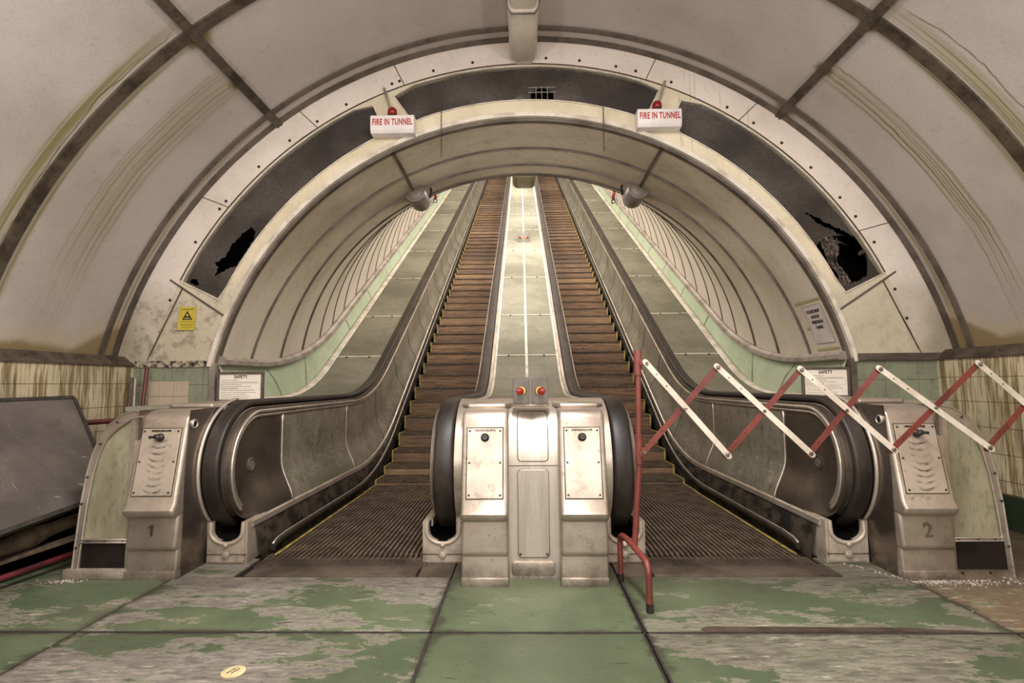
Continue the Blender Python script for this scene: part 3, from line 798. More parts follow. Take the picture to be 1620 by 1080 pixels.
for k, c in enumerate(stations):
    bm = B(); fk = 1.0 if k < 3 else 0.62; rows = [ring_pts(c, r, -TA, TA, 64, ds * fk) for r, ds in ((TR + .01, -0.019), (TR - 0.008 * fk, -0.017), (TR - 0.008 * fk, -0.007), (TR - 0.018 * fk, -0.005), (TR - 0.018 * fk, 0.005), (TR - 0.008 * fk, 0.007), (TR - 0.008 * fk, 0.017), (TR + .01, 0.019))]
    grid_surface(bm, rows); link('trim_%d' % (30 + k), bm, 'strip', smooth=True, kind='structure', angle=40)
# longitudinal battens in the first bays
for s in (-1, 1):
    bm = B()
    for wa in (0,):
        rows = []
        for c in axs[:24]:
            rows.append([ring_pts(c, r, s * 25.4 + da, s * 25.4 + da, 1)[0] for r, da in ((TR + .01, -0.32), (TR - 0.022, -0.28), (TR - 0.022, 0.28), (TR + .01, 0.32))])
        grid_surface(bm, rows)
    link('trim_%d' % (80 if s < 0 else 81), bm, 'strip', kind='structure')
# springing rail, green side wall
def params(st1, nb=10, ys=(4.93,)):
    return [('f', y) for y in ys] + [('b', 30 * i / nb) for i in range(nb + 1)] + [('i', st1 * 1.0)]
for s in (-1, 1):
    bm = B(); prof = [(s * 2.84, -0.032), (s * 2.865, -0.04), (s * 2.97, -0.04), (s * 2.97, 0.04), (s * 2.885, 0.04), (s * 2.865, 0.012), (s * 2.84, 0.004)]
    sweep(bm, prof, RAIL.pts(4.93, STN)); link('trim_%d' % (82 if s < 0 else 83), bm, 'strip_light', smooth=True, kind='structure', angle=30)
    bm = B(); rows = []
    for p in params(STN):
        a, b = RAIL.at(p), DECK.at(p)
        rows.append([(s * 2.93, a[0], a[1] - 0.03), (s * 2.875, (a[0] + b[0]) / 2, (a[1] + b[1]) / 2), (s * 2.83, b[0], b[1] - 0.05)])
    grid_surface(bm, rows); link('wall_%s' % ('tunnel_left' if s < 0 else 'tunnel_right'), bm, 'green', smooth=True, kind='structure')
    # joint strips on the green wall
    bm = B()
    jl = [('f', 5.0), ('b', 4.0), ('b', 17.0)] + [('i', x) for x in [8.35 + 1.36 * k for k in range(20)]]
    for p in jl:
        a, b = RAIL.at(p), DECK.at(p); ct, stt = math.cos(a[2]) * 0.011, math.sin(a[2]) * 0.011
        q = [(s * 2.925, a[0] - ct, a[1] - 0.03 - stt), (s * 2.925, a[0] + ct, a[1] - 0.03 + stt), (s * 2.868, (a[0] + b[0]) / 2 + ct, (a[1] + b[1]) / 2 + stt), (s * 2.824, b[0] + ct, b[1] - 0.03 + stt), (s * 2.824, b[0] - ct, b[1] - 0.03 - stt), (s * 2.868, (a[0] + b[0]) / 2 - ct, (a[1] + b[1]) / 2 - stt)]
        v = [bm.verts.new(w) for w in q]; bm.faces.new((v[0], v[1], v[2], v[5])); bm.faces.new((v[5], v[2], v[3], v[4]))
    link('trim_%d' % (84 if s < 0 else 85), bm, 'strip_light', kind='structure')
bm = B(); e = (AX.ye + 29.5 * C30, AX.ze + 29.5 * S30); n = (-S30, C30)
v = [bm.verts.new((x, e[0] + n[0] * h, e[1] + n[1] * h)) for x, h in ((-3.2, -1.2), (3.2, -1.2), (3.2, 3.3), (-3.2, 3.3))]; bm.faces.new(v)
link('wall_top', bm, 'lining', kind='structure')
# pit structure underneath the escalators
bm = B(); pp = Path(-0.5, -0.5, 3.6).pts(3.6, STN); grid_surface(bm, [[(-2.9, Y, Z), (2.9, Y, Z)] for Y, Z, _ in pp]); link('floor_pit', bm, 'dark', kind='structure')

# ================================================================== ESCALATORS
PITCH = 0.41
def step_mesh():
    """one step about its nose at the origin, running from x=-0.53 to 0.53"""
    root = B(); w = 0.528
    abox(root, -w, w, 0.036, 0.41, -0.052, -0.014)
    t = B()
    pts = [(0.034, -0.014), (0.030, -0.03), (0.024, -0.06), (0.018, -0.12), (0.022, -0.20), (0.026, -0.24), (0.06, -0.24), (0.06, -0.014)]
    aprism(root, pts, -w, w, 'x')
    me1 = bpy.data.meshes.new('step'); root.to_mesh(me1); root.free(); me1.materials.append(MT['wood']); 
    c = B(); n = 30; p = 2 * w / n
    for i in range(n):
        x = -w + p * (i + 0.5); abox(c, x - 0.0095, x + 0.0095, 0.0, 0.405, -0.016, 0.0)
    abox(c, -w, w, 0.004, 0.40, -0.02, -0.0145)
    me2 = bpy.data.meshes.new('tread'); c.to_mesh(me2); c.free(); me2.materials.append(MT['cleat'])
    me3 = {}
    for s in (-1, 1):
        c = B(); abox(c, min(s * w, s * (w - 0.018)), max(s * w, s * (w - 0.018)), -0.004, 0.405, -0.018, 0.004, 0.002)
        aprism(c, [(s * (w - 0.0), -0.02), (s * (w - 0.022), -0.02), (s * (w - 0.026), -0.16), (s * (w - 0.0), -0.17)], -0.012, 0.004, 'y', 0.003, 1)
        m = bpy.data.meshes.new('edge_marker'); c.to_mesh(m); c.free(); m.materials.append(MT['yellow']); me3[s] = m
    return me1, me2, me3
sm1, sm2, sm3 = step_mesh()
def step_positions():
    out = []; arc_len0 = STEP.y0; L = STEP.r * R(30); s = 3.68
    while True:
        if s < STEP.y0: out.append((s, 0.0))
        elif s < STEP.y0 + L: t = (s - STEP.y0) / STEP.r; out.append((STEP.y0 + STEP.r * math.sin(t), STEP.r * (1 - math.cos(t))))
        else: d = s - STEP.y0 - L; out.append((STEP.ye + d * C30, STEP.ze + d * S30))
        if out[-1][0] > 33.0: break
        s += PITCH
    return out
def add_obj(name, me, parent, loc=(0, 0, 0)):
    o = bpy.data.objects.new(name, me); COL.objects.link(o); o.parent = parent; o.location = loc; return o

def nose_arc(r, a0, a1, n, cy=3.82, cz=0.60):
    """arc round the newel in the YZ plane; a = angle measured from +Y; returns path tuples"""
    return [(cy + r * math.cos(R(a0 + (a1 - a0) * i / n)), cz + r * math.sin(R(a0 + (a1 - a0) * i / n)), R((a0 + (a1 - a0) * i / n) - 90)) for i in range(n + 1)]

def balustrade(T, s, xh, xt, xb, xsk, outer):
    """s: side sign; inward = towards the steps"""
    d = 1 if abs(xb) > abs(xt) else -1                 # direction from panel towards the steps (in |x|)
    X = lambda v: s * v
    # handrail
    hp = nose_arc(0.43, 242, 90, 26, 3.82, 0.60)[:-1] + HR.pts(3.82, STN)
    prof = []
    hw, th = (0.055, 0.020) if outer else (0.062, 0.020)
    for k in range(9):
        a = R(180 - 180 * k / 8); prof.append((hw * (abs(math.cos(a)) ** 0.45) * math.copysign(1, math.cos(a)), -0.006 + 0.026 * math.sin(a) ** 0.7))
    prof += [(hw, -0.018), (hw - 0.02, -0.026), (-hw + 0.02, -0.026), (-hw, -0.018)]
    bm = B(); sweep(bm, [(X(xh) + a, b) for a, b in prof], hp); link('handrail', bm, 'rubber', T, smooth=True, angle=60)
    # handrail guide and mouldings
    gp = nose_arc(0.395, 236, 90, 26, 3.82, 0.60)[:-1] + Path(0.995, 0.835, 2.9).pts(3.82, STN)
    bm = B(); q = [(xh - 0.04 * d, 0.0), (xh + 0.045 * d, 0.0), (xh + 0.05 * d, -0.008), (xt + 0.014 * d, -0.012), (xt + 0.010 * d, -0.022), (xt - 0.002 * d, -0.045), (xh - 0.04 * d, -0.03)]
    sweep(bm, [(X(a), b) for a, b in q], gp); link('handrail_guide', bm, 'alu_dark', T, smooth=True, angle=30)
    for r, zz, dx, rad in ((0.365, 0.965, 0.012, 0.011), (0.335, 0.935, 0.004, 0.009)):
        mp = nose_arc(r, 232, 90, 26, 3.82, 0.60)[:-1] + Path(zz, zz - 0.145, 2.9).pts(3.82, STN)
        pr = [(X(xt + d * dx) + rad * math.cos(R(a)), rad * 1.3 * math.sin(R(a))) for a in range(0, 360, 45)]
        bm = B(); sweep(bm, pr, mp); link('moulding', bm, 'mould', T, smooth=True)
    # lower moulding
    bm = B(); pr = [(X(xb - 0.012 * d), -0.022), (X(xb + 0.012 * d), -0.022), (X(xb + 0.014 * d), -0.008), (X(xb + 0.006 * d), 0.004), (X(xb + 0.008 * d), 0.012), (X(xb - 0.002 * d), 0.024), (X(xb - 0.012 * d), 0.026)]
    sweep(bm, pr, BOT.pts(3.56, STN)); link('moulding', bm, 'mould', T, smooth=True, angle=50)
    # newel panel
    rows = []
    N = 22
    def xprof(u):
        e = max(0.0, (u - 0.52) / 0.48); return xt + (xb - xt) * (e * e * (3 - 2 * e)) ** 1.1
    for i in range(N + 1):
        y = 3.426 + (4.19 - 3.426) * (i / N) ** 1.5
        top = 0.60 + (math.sqrt(max(0, 0.395 ** 2 - (3.82 - y) ** 2)) if y < 3.82 else 0.345 + 0.05 * max(0, 1 - (y - 3.82) / 0.3))
        lo = max(0.245, 0.60 - math.sqrt(max(0.0, 0.40 ** 2 - (3.82 - y) ** 2))) if y < 3.82 else 0.245
        lo = min(lo, top)
        fl = min(1.0, max(0.0, (y - 3.56) / 0.22)); fl = fl * fl * (3 - 2 * fl)
        rows.append([(X(xt + (xprof(1 - (z - 0.245) / 0.69) - xt) * fl), y, z) for z in [top + (lo - top) * j / 14 for j in range(15)]])
    bm = B(); grid_surface(bm, rows); bmesh.ops.remove_doubles(bm, verts=bm.verts, dist=1e-5); link('newel_panel', bm, 'newel', T, smooth=True)
    # balustrade panels and the beads between them
    cuts = [('f', 4.19), ('f', 5.72), ('b', 19.0)] + [('i', 7.55 + 1.02 * k) for k in range(29)]
    def between(p, q):
        if p[0] == 'f' and q[0] == 'f': return [p, q]
        if p[0] == 'f': return [p] + [('b', q[1] * i / 6) for i in range(7)]
        if p[0] == 'b' and q[0] == 'i': return [('b', p[1] + (30 - p[1]) * i / 5) for i in range(6)] + [q]
        return [p, q]
    def col(p):
        a, b = TOP.at(p), BOT.at(p); out = []
        for j in range(13):
            u = j / 12; out.append((X(xprof(u)), a[0] + (b[0] - a[0]) * u, a[1] + (b[1] - a[1]) * u))
        return out
    for p, q in zip(cuts, cuts[1:]):
        if p[0] == 'i' and p[1] > 33: break
        bm = B(); grid_surface(bm, [col(w) for w in between(p, q)]); link('balustrade_panel', bm, 'balus', T, smooth=True)
    for k, p in enumerate(cuts):
        if not outer and k > 6: break
        c = [(x + s * d * 0.001, y, z) for x, y, z in col(p)]
        bm = B(); atube(bm, c, 0.0055 if k else 0.009, 6); link('panel_bead', bm, 'mould' if k < 2 else 'strip_rust', T, smooth=True)
    # skirting and guard
    rows = []
    for p in [('f', 3.60)] + [('f', 5.0)] + [('b', 3 * i) for i in range(11)] + [('i', STN)]:
        b, c = BOT.at(p), STEP.at(p); rows.append([(X(xb), b[0], b[1] - 0.02), (X(xsk + (xb - xsk) * 0.3), b[0] * 0.4 + c[0] * 0.6, b[1] * 0.4 + c[1] * 0.6), (X(xsk - d * 0.01), c[0] + 0.12 * math.sin(c[2]), c[1] - 0.12 * math.cos(c[2]) - 0.03)])
    bm = B(); grid_surface(bm, rows); link('skirting', bm, 'skirt', T, smooth=True, angle=30)
    w = 0.030 * d
    gpth = [(3.70, 0.055, R(0)), (3.76, 0.075, R(0)), (3.90, 0.085, R(0))] + GRD.pts(4.1, STN)
    pr = [(X(xsk), -0.035), (X(xsk + w * 0.8), -0.03), (X(xsk + w), -0.012), (X(xsk + w * 0.7), 0.006), (X(xsk), 0.012)]
    bm = B(); sweep(bm, pr, gpth); link('skirt_guard', bm, 'rubber', T, smooth=True, angle=60)
    pr = [(X(xsk + d * 0.012) + 0.007 * math.cos(R(a)), 0.012 + 0.006 * math.sin(R(a))) for a in range(0, 360, 60)]
    bm = B(); sweep(bm, pr, gpth); link('guard_strip', bm, 'mould', T, smooth=True)

def boot(T, x0, x1):
    """cast boot that swallows the handrail; x0 is the side next to the steps"""
    a, b = min(x0, x1), max(x0, x1); xc = (a + b) / 2; w = (b - a)
    hw = w * 0.345
    y0, y1 = 3.49, 3.80
    o = [(a, 0.0), (b, 0.0), (b, 0.262)] + [(xc + hw, 0.262)] + [(xc + hw * math.cos(R(t)), 0.205 + 0.065 * math.sin(R(t))) for t in range(0, -181, -20)] + [(xc - hw, 0.262), (a, 0.262)]
    bm = B(); aprism(bm, o, y0, y1, 'y')
    bmesh.ops.bevel(bm, geom=[e for e in bm.edges if all(v.co.y < y0 + 0.001 for v in e.verts)], offset=0.012, segments=2, affect='EDGES', clamp_overlap=True)
    bt = link('newel_boot', bm, 'cast', T, smooth=True, angle=35)
    oo = [(xc + hw, 0.261)] + [(xc + hw * math.cos(R(t)), 0.205 + 0.065 * math.sin(R(t))) for t in range(0, -181, -20)] + [(xc - hw, 0.261)]
    ii = [(xc + (p[0] - xc) * 0.95, p[1] if p[1] > 0.25 else p[1] + 0.004) for p in oo]
    bm = B(); grid_surface(bm, [[(p[0], yy, p[1]) for p in ii] for yy in (y0 + 0.022, y1)]); grid_surface(bm, [[(xc - hw, y1 - 0.01, 0.13), (xc + hw, y1 - 0.01, 0.13)], [(xc - hw, y1 - 0.01, 0.262), (xc + hw, y1 - 0.01, 0.262)]]); link('socket_shade', bm, 'dark', bt)  # near-black sheets stand in for the shade inside the handrail opening
    bm = B(); abox(bm, xc - hw, xc + hw, y0 + 0.012, y0 + 0.10, 0.125, 0.145); link('socket_shade_base', bm, 'dark', bt)  # black slab, shade painted on the floor of the opening
    u = [(xc + (hw + 0.014) * math.cos(R(t)), y0 + 0.002, 0.205 + 0.079 * math.sin(R(t))) for t in range(0, -181, -12)]
    u = [(xc + hw + 0.014, y0 + 0.01, 0.262)] + u + [(xc - hw - 0.014, y0 + 0.01, 0.262)]
    bm = B(); atube(bm, u, 0.014, 8); alathe(bm, [(0.016, 0.0), (0.016, -0.014), (0.008, -0.02)], (xc, y0, 0.118), 'y', 10); link('collar', bm, 'cast', bt, smooth=True, angle=60)
    bm = B(); abox(bm, a + 0.004, b - 0.004, y0 - 0.003, y0 + 0.01, 0.058, 0.062); link('seam', bm, 'screw', bt)
    bm = B(); alathe(bm, [(0.026, 0.0), (0.026, -0.006), (0.020, -0.014), (0.008, -0.018)], (xc + 0.0, y0, 0.055), 'y', 6); link('bolt', bm, 'cast', bt, smooth=True, angle=30)

def pedestal_profile(y0, dep):
    def rnd(cy, cz, r, n=5):     # rounded lower front corner
        return [(cy + r - r * math.sin(R(90 - 90 * k / n)) if False else cy + r * (1 - math.cos(R(90 * k / n))), cz + r * (1 - math.sin(R(90 * k / n)))) for k in range(n, -1, -1)]
    yb = y0 + dep
    base = [(y0 + 0.016, 0.0), (y0 + 0.012, 0.055), (y0 + 0.024, 0.175), (yb, 0.19), (yb, 0.0)]
    mid = rnd(y0 - 0.002, 0.160, 0.038) + [(y0 + 0.022, 0.385), (yb, 0.39), (yb, 0.160)]
    k = 0.105 / 0.53
    up = rnd(y0 - 0.044, 0.362, 0.050) + [(y0 - 0.034 + k * (z - 0.362), z) for z in (0.45, 0.60, 0.75, 0.90)] + [(y0 + 0.082, 0.945), (y0 + 0.100, 0.972), (y0 + 0.130, 0.990), (y0 + 0.18, 0.998), (yb + 0.01, 1.004), (yb + 0.01, 0.362)]
    return base, mid, up
def pedestal(T, x0, x1, y0, key, digit=None, lean=0.0, dep=0.6):
    a, b = min(x0, x1), max(x0, x1); base, mid, up = pedestal_profile(y0, dep)
    bm = B(); 
    for prf, wd, bv in ((base, 0.0, 0.012), (mid, 0.001, 0.020), (up, 0.002, 0.022)):
        t = B(); l0 = [t.verts.new((a - wd, p[0], p[1])) for p in prf]; l1 = [t.verts.new((b + wd, p[0], p[1])) for p in prf]; n = len(prf)
        f0 = t.faces.new(l0); f1 = t.faces.new(l1[::-1])
        for i in range(n): t.faces.new((l0[i], l0[(i + 1) % n], l1[(i + 1) % n], l1[i]))
        bmesh.ops.recalc_face_normals(t, faces=t.faces)
        bmesh.ops.bevel(t, geom=list({e for f in (f0, f1) for e in f.edges}), offset=bv, segments=4, affect='EDGES', profile=0.5, clamp_overlap=True)
        merge(bm, t)
    abox(bm, a - 0.002, b + 0.002, y0 + 0.004, y0 + dep, -0.004, 0.050, 0.008)
    if lean:
        for v in bm.verts: v.co.x += lean * v.co.z
    pd = link('pedestal', bm, 'alu', T, smooth=True, angle=32)
    # sloping face: y = y0-0.030 + k (z-0.372)
    k = 0.105 / 0.53; th = math.atan(k)
    cx = (a + b) / 2; zc = 0.69; yc = y0 - 0.034 + k * (zc - 0.362)
    M = Matrix.Translation((cx + lean * zc, yc, zc)) @ Matrix.Shear('XY', 4, (0, 0)) @ Matrix.Rotation(-th, 4, 'X')
    def face(bm, dy=0.0):
        bmesh.ops.transform(bm, matrix=M, verts=bm.verts)
        for v in bm.verts: v.co.x += lean * (v.co.z - zc)
    hw, hh = (b - a) * 0.385, 0.200
    bm = B(); abox(bm, -hw, hw, -0.005, 0.01, -hh, hh, 0.0015, 1); face(bm); cp = link('control_plate', bm, 'alu' if not key else 'scuff_left' if cx < 0 else 'scuff_right', pd, smooth=True, angle=30)
    bm = B(); abox(bm, -hw - 0.006, hw + 0.006, -0.002, 0.01, -hh - 0.006, hh + 0.006); face(bm); link('plate_shadow_gap', bm, 'strip_rust', pd)
    bm = B()
    for zz in (-0.182, 0.0, 0.184):
        for sx in (-1, 1): bm = B(); alathe(bm, [(0.0065, 0.0), (0.0065, -0.004), (0.003, -0.006)], (sx * (hw - 0.014), -0.004, zz), 'y', 8); face(bm); link('screw', bm, 'screw', cp)
    text('maker_lettering', 'WAYGOOD-OTIS', 0.0155, 'screw', (cx + lean * (zc + .184), yc + k * 0.184 - 0.0085, zc + 0.184), FRONT, cp, 1.0, 0.0004)
    bm = B(); alathe(bm, [(0.025, 0.0), (0.025, -0.008), (0.021, -0.014), (0.021, -0.022), (0.014, -0.028)], (0, -0.005, 0.145), 'y', 20)
    if key:
        kd = 1 if key > 0 else -1
        alathe(bm, [(0.016, 0.0), (0.016, -0.03), (0.010, -0.034)], (-0.004 * kd, -0.03, 0.145), 'y', 12)
        atube(bm, [(0, -0.045, 0.146), (kd * 0.03, -0.058, 0.142), (kd * 0.034, -0.058, 0.142)], [0.007, 0.009, 0.010], 8)
    else: alathe(bm, [(0.008, 0.0), (0.009, -0.008), (0.005, -0.012)], (0.0, -0.031, 0.148), 'y', 10)
    face(bm); link('key_switch', bm, 'black', pd, smooth=True, angle=40)
    if digit:
        if digit == '1':
            bm = B(); yy = y0 + 0.005
            aprism(bm, [(cx - 0.019, 0.236), (cx + 0.021, 0.236), (cx + 0.021, 0.246), (cx + 0.009, 0.249), (cx + 0.009, 0.318), (cx - 0.004, 0.318), (cx - 0.019, 0.306), (cx - 0.018, 0.298), (cx - 0.006, 0.303), (cx - 0.006, 0.249), (cx - 0.019, 0.246)], yy, yy + 0.03, 'y'); link('number', bm, 'strip_rust', pd)
        else: text('number', digit, 0.115, 'strip_rust', (cx, y0 + 0.008, 0.275), Matrix.Rotation(R(86), 4, 'X'), pd, 0.95, 0.0026, 0.003)
    return pd

for s, side in ((-1, 'left'), (1, 'right')):
    T = thing('escalator', (s * 1.235, 3.26, 0.0), 'wooden-stepped escalator with pedestal number %s, on the %s side' % ('1' if s < 0 else '2', side), 'escalator', 'the two parallel escalators')
    cx = s * 1.235
    # steps
    tl = wloc(T)
    for (y, z) in step_positions():
        st = add_obj('step', sm1, T, (cx - tl.x, y - tl.y, z - tl.z))
        add_obj('tread', sm2, st)
        if y < 22: add_obj('edge_marker', sm3[s], st)
    # comb plate
    x0, x1 = cx - 0.56, cx + 0.56
    cp = box('comb_plate', cx - 0.52, cx + 0.575 if s > 0 else cx + 0.52, 3.268, 3.46, -0.03, 0.006, 'combm', T, 0.003)
    bm = B()
    for i in range(64):
        x = cx - 0.53 + 1.06 * (i + 0.5) / 64; abox(bm, x - 0.0045, x + 0.0045, 3.43, 3.555, 0.0, 0.012)
    abox(bm, cx - 0.545, cx + 0.545, 3.43, 3.60, -0.02, 0.004); link('ribbed_plate', bm, 'combm', cp)
    bm = B()
    for i in range(30):
        x = cx - 0.528 + 1.056 * i / 30
        aprism(bm, [(x - 0.007, 3.55), (x + 0.007, 3.55), (x + 0.005, 3.66), (x - 0.005, 3.66)], -0.01, 0.014, 'z')
    link('comb_teeth', bm, 'cleat', cp)
    balustrade(T, s, 2.055, 1.965, 1.865, 1.800, True)
    balustrade(T, s, 0.568, 0.640, 0.672, 0.690, False)
    boot(T, s * 1.862, s * 2.128)
    boot(T, s * 0.716, s * 0.452)
    # oval grille on the newel panel
    bm = B(); alathe(bm, [(0.050, 0.0), (0.050, -0.006), (0.040, -0.010), (0.036, -0.005), (0.030, -0.006), (0.006, -0.009)], (s * 1.964, 3.715, 0.60), 'x', 22, sgn=s)
    bd = link('badge', bm, 'strip_rust', T, smooth=True, angle=30)
    bm = B()
    for i in range(-3, 4): atube(bm, [(s * 1.955, 3.715 + i * 0.009, 0.60 - 0.03 * math.cos(i * 0.4)), (s * 1.955, 3.715 + i * 0.009, 0.60 + 0.03 * math.cos(i * 0.4))], 0.0018, 5)
    link('badge_grille', bm, 'strip', bd)
    # outer deck
    bm = B(); sweep(bm, [(s * 2.105, -0.03), (s * 2.105, 0.0), (s * 2.80, 0.0), (s * 2.80, -0.03)], DECK.pts(3.62, STN)); dk = link('deck', bm, 'deck', T, smooth=True, angle=30)
    bm = B(); sweep(bm, [(s * 2.745, 0.0), (s * 2.755, 0.012), (s * 2.775, 0.008), (s * 2.785, 0.016), (s * 2.825, 0.016), (s * 2.83, -0.02)], DECK.pts(4.93, STN)); link('deck_edging', bm, 'rim', dk, smooth=True, angle=30)
    bs = B()
    e0 = 7.55 * 1.0
    sts = [7.38, 8.89, 10.88] + [12.9 + 2.03 * k for k in range(11)]
    for stn in sts:
        Y, Z, t = DECK.inc(stn)
        def q(x, dd, n_): return (x, Y + dd * C30 - n_ * S30, Z + dd * S30 + n_ * C30)
        bm = B(); v = [bm.verts.new(q(x, dd, nn)) for x in (s * 2.11, s * 2.745) for dd, nn in ((-0.012, 0.0), (-0.012, 0.004), (0.012, 0.004), (0.012, 0.0))]
        bm.faces.new(v[:4]); bm.faces.new(v[4:])
        for i in range(4): bm.faces.new((v[i], v[(i + 1) % 4], v[4 + (i + 1) % 4], v[4 + i]))
        link('joint_strip', bm, 'rim', dk)
        for x in (2.27, 2.60):
            bmesh.ops.create_uvsphere(bs, u_segments=8, v_segments=5, radius=0.014, matrix=Matrix.Translation(q(s * x, -0.03, 0.006)))
    link('deck_screw', bs, 'screw', dk, smooth=True)
    # flange behind the newel handrail, side casing, pedestal
    bm = B(); fp = nose_arc(0.452, 230, 92, 26) ; sweep(bm, [(s * 2.112, -0.01), (s * 2.112, 0.004), (s * 2.122, 0.012), (s * 2.135, 0.004), (s * 2.135, -0.01)], fp); link('flange', bm, 'alu_bright', T, smooth=True)
    cas = [(s * 2.80, 0.0), (s * 2.764, 0.42), (s * 2.735, 0.62), (s * 2.706, 0.74), (s * 2.665, 0.835), (s * 2.60, 0.925), (s * 2.51, 0.985), (s * 2.42, 1.003), (s * 2.142, 1.005), (s * 2.142, 0.0)]
    bm = B(); aprism(bm, [c for c in cas if abs(c[0]) > 2.41] + [(s * 2.42, 0.0)], 3.262, 4.885, 'y'); aprism(bm, [(s * 2.43, 0), (s * 2.43, 1.003), (s * 2.144, 1.003), (s * 2.144, 0)], 3.44, 4.885, 'y'); link('side_casing', bm, 'alu_dark', T)
    # concave steel side between pedestal and handrail
    rows = []
    for j in range(15):
        z = 1.0 * j / 14
        row = []
        for i in range(9):
            f = i / 8; y = 3.26 + 0.08 * max(0, z - .6) + (3.505 - 3.26) * f
            dome = math.sin(math.pi * min(1, max(0, (z - 0.12) / 0.86))) ** 0.6 if 0.12 < z < 0.98 else 0
            row.append((s * (2.138 - 0.018 * dome * f * f), y, z))
        rows.append(row)
    bm = B(); grid_surface(bm, rows); link('casing_side', bm, 'newel', T, smooth=True)
    bm = B(); alathe(bm, [(0.030, 0.004), (0.030, -0.004), (0.024, -0.010), (0.019, -0.006), (0.017, 0.0)], (s * 2.134, 3.33, 0.912), 'x', 18, sgn=s); rg = link('ring_socket', bm, 'mould', T, smooth=True, angle=40)
    bm = B(); alathe(bm, [(0.0175, 0.0), (0.0175, -0.004)], (s * 2.131, 3.33, 0.912), 'x', 16, sgn=s); link('socket_hole', bm, 'black', rg)
    # front of side casing: frame, green panel, rails, kick board
    inner = [(s * 2.468, 0.225), (s * 2.742, 0.225), (s * 2.722, 0.44), (s * 2.695, 0.62), (s * 2.66, 0.745), (s * 2.61, 0.84), (s * 2.55, 0.90), (s * 2.468, 0.945)]
    fr_out = [(s * 2.44, 0.0), (s * 2.80, 0.0), (s * 2.764, 0.42), (s * 2.735, 0.62), (s * 2.706, 0.74), (s * 2.665, 0.835), (s * 2.60, 0.925), (s * 2.51, 0.985), (s * 2.44, 1.0)]
    bm = B(); plate(bm, fr_out, [inner, [(s * 2.468, 0.052), (s * 2.748, 0.052), (s * 2.738, 0.205), (s * 2.468, 0.205)]], 3.236, 3.262); fr = link('casing_frame', bm, 'alu', T)
    bm = B(); aprism(bm, inner, 3.248, 3.258, 'y'); link('side_panel', bm, 'plate_green', fr)
    bm = B(); aprism(bm, [(s * 2.468, 0.052), (s * 2.748, 0.052), (s * 2.738, 0.205), (s * 2.468, 0.205)], 3.244 if s < 0 else 3.225, 3.258, 'y'); link('kick_board', bm, 'kick', fr)
    bm = B()
    for zz in (0.212, 0.228): aprism(bm, [(s * 2.455, zz - 0.006), (s * 2.748, zz - 0.006), (s * 2.748, zz + 0.006), (s * 2.455, zz + 0.006)], 3.226, 3.24, 'y', 0.003, 1)
    ol = [Vector((p[0], p[1])) for p in fr_out[1:]]
    rows_in = [(p[0] * (1 - 0.0165), p[1] - (0.035 if p[1] > 0.9 else 0.01 if p[1] > 0.5 else 0)) for p in fr_out[1:]]
    atube(bm, [(x, 3.235, max(z, 0.05)) for x, z in rows_in], 0.006, 6)
    atube(bm, [(p[0] * 0.998, 3.238, p[1]) for p in fr_out[1:]], 0.007, 6)
    link('frame_bead', bm, 'mould', fr, smooth=True, angle=60)
    bm = B()
    for x, z in ((2.775, 0.18), (2.755, 0.44), (2.728, 0.60), (2.66, 0.80), (2.56, 0.93), (2.49, 0.22), (2.60, 0.22), (2.70, 0.22), (2.50, 0.03), (2.66, 0.03)):
        lathe('screw', [(0.007, 0.0), (0.007, -0.004), (0.003, -0.006)], (s * (x - 0.008), 3.232, z), 'y', 'screw', fr, 8)
    if s < 0: box('foot_strip', -2.83, -2.44, 3.215, 3.262, 0.0, 0.058, 'cast', fr, 0.006)
    pedestal(T, s * 2.142, s * 2.452, 3.205, 1 if s > 0 else -1, '1' if s < 0 else '2', dep=0.26)
    # raised lid on the casing
    lid = [(s * 2.15, 3.54), (s * 2.43, 3.54), (s * 2.48, 3.60), (s * 2.50, 4.30), (s * 2.14, 4.30), (s * 2.13, 3.60)]
    prism('casing_lid', lid, 1.0, 1.030, 'z', 'alu', T, 0.012)

# ================================================================== CENTRAL CONSOLE
T = thing('escalator_console', (0, 3.09, 0), 'central metal newel console with twin pedestals between the two escalators', 'escalator console')
dprof = nose_arc(0.445, 225, 90, 24)
bm = B(); aprism(bm, [(p[0], p[1]) for p in dprof] + [(4.6, 1.0), (4.6, 0.0), (3.50, 0.0), (3.50, 0.28)], -0.50, 0.50, 'x', 0.0)
bmesh.ops.bevel(bm, geom=[e for e in bm.edges if abs(e.verts[0].co.x) > 0.49 and abs(e.verts[0].co.x - e.verts[1].co.x) < 1e-4], offset=0.02, segments=3, affect='EDGES', clamp_overlap=True)
link('console_body', bm, 'alu', T, smooth=True, angle=40)
for s in (-1, 1): pedestal(T, s * 0.150, s * 0.420, 3.095, 0)
# hood between the pedestals
hp = [(3.235, 0.0), (3.235, 0.10), (3.245, 0.60), (3.25, 0.70), (3.262, 0.80), (3.29, 0.89), (3.335, 0.955), (3.40, 0.99), (3.55, 1.005), (3.9, 1.005), (3.9, 0.0)]
bm = B(); aprism(bm, hp, -0.151, 0.151, 'x'); hd = link('hood', bm, 'alu_bright', T, smooth=True, angle=30)
def rrect(x0, x1, z0, z1, r, n=4):
    out = []
    for cx_, cz_, a in ((x1 - r, z1 - r, 0), (x0 + r, z1 - r, 90), (x0 + r, z0 + r, 180), (x1 - r, z0 + r, 270)):
        for i in range(n + 1): out.append((cx_ + r * math.cos(R(a + 90 * i / n)), cz_ + r * math.sin(R(a + 90 * i / n))))
    return out
def hoody(z):
    pts = [(z_, y_) for y_, z_ in hp[:8]]
    for (z0, y0), (z1, y1) in zip(pts, pts[1:]):
        if z0 <= z <= z1: return y0 + (y1 - y0) * (z - z0) / (z1 - z0)
    return pts[-1][1]
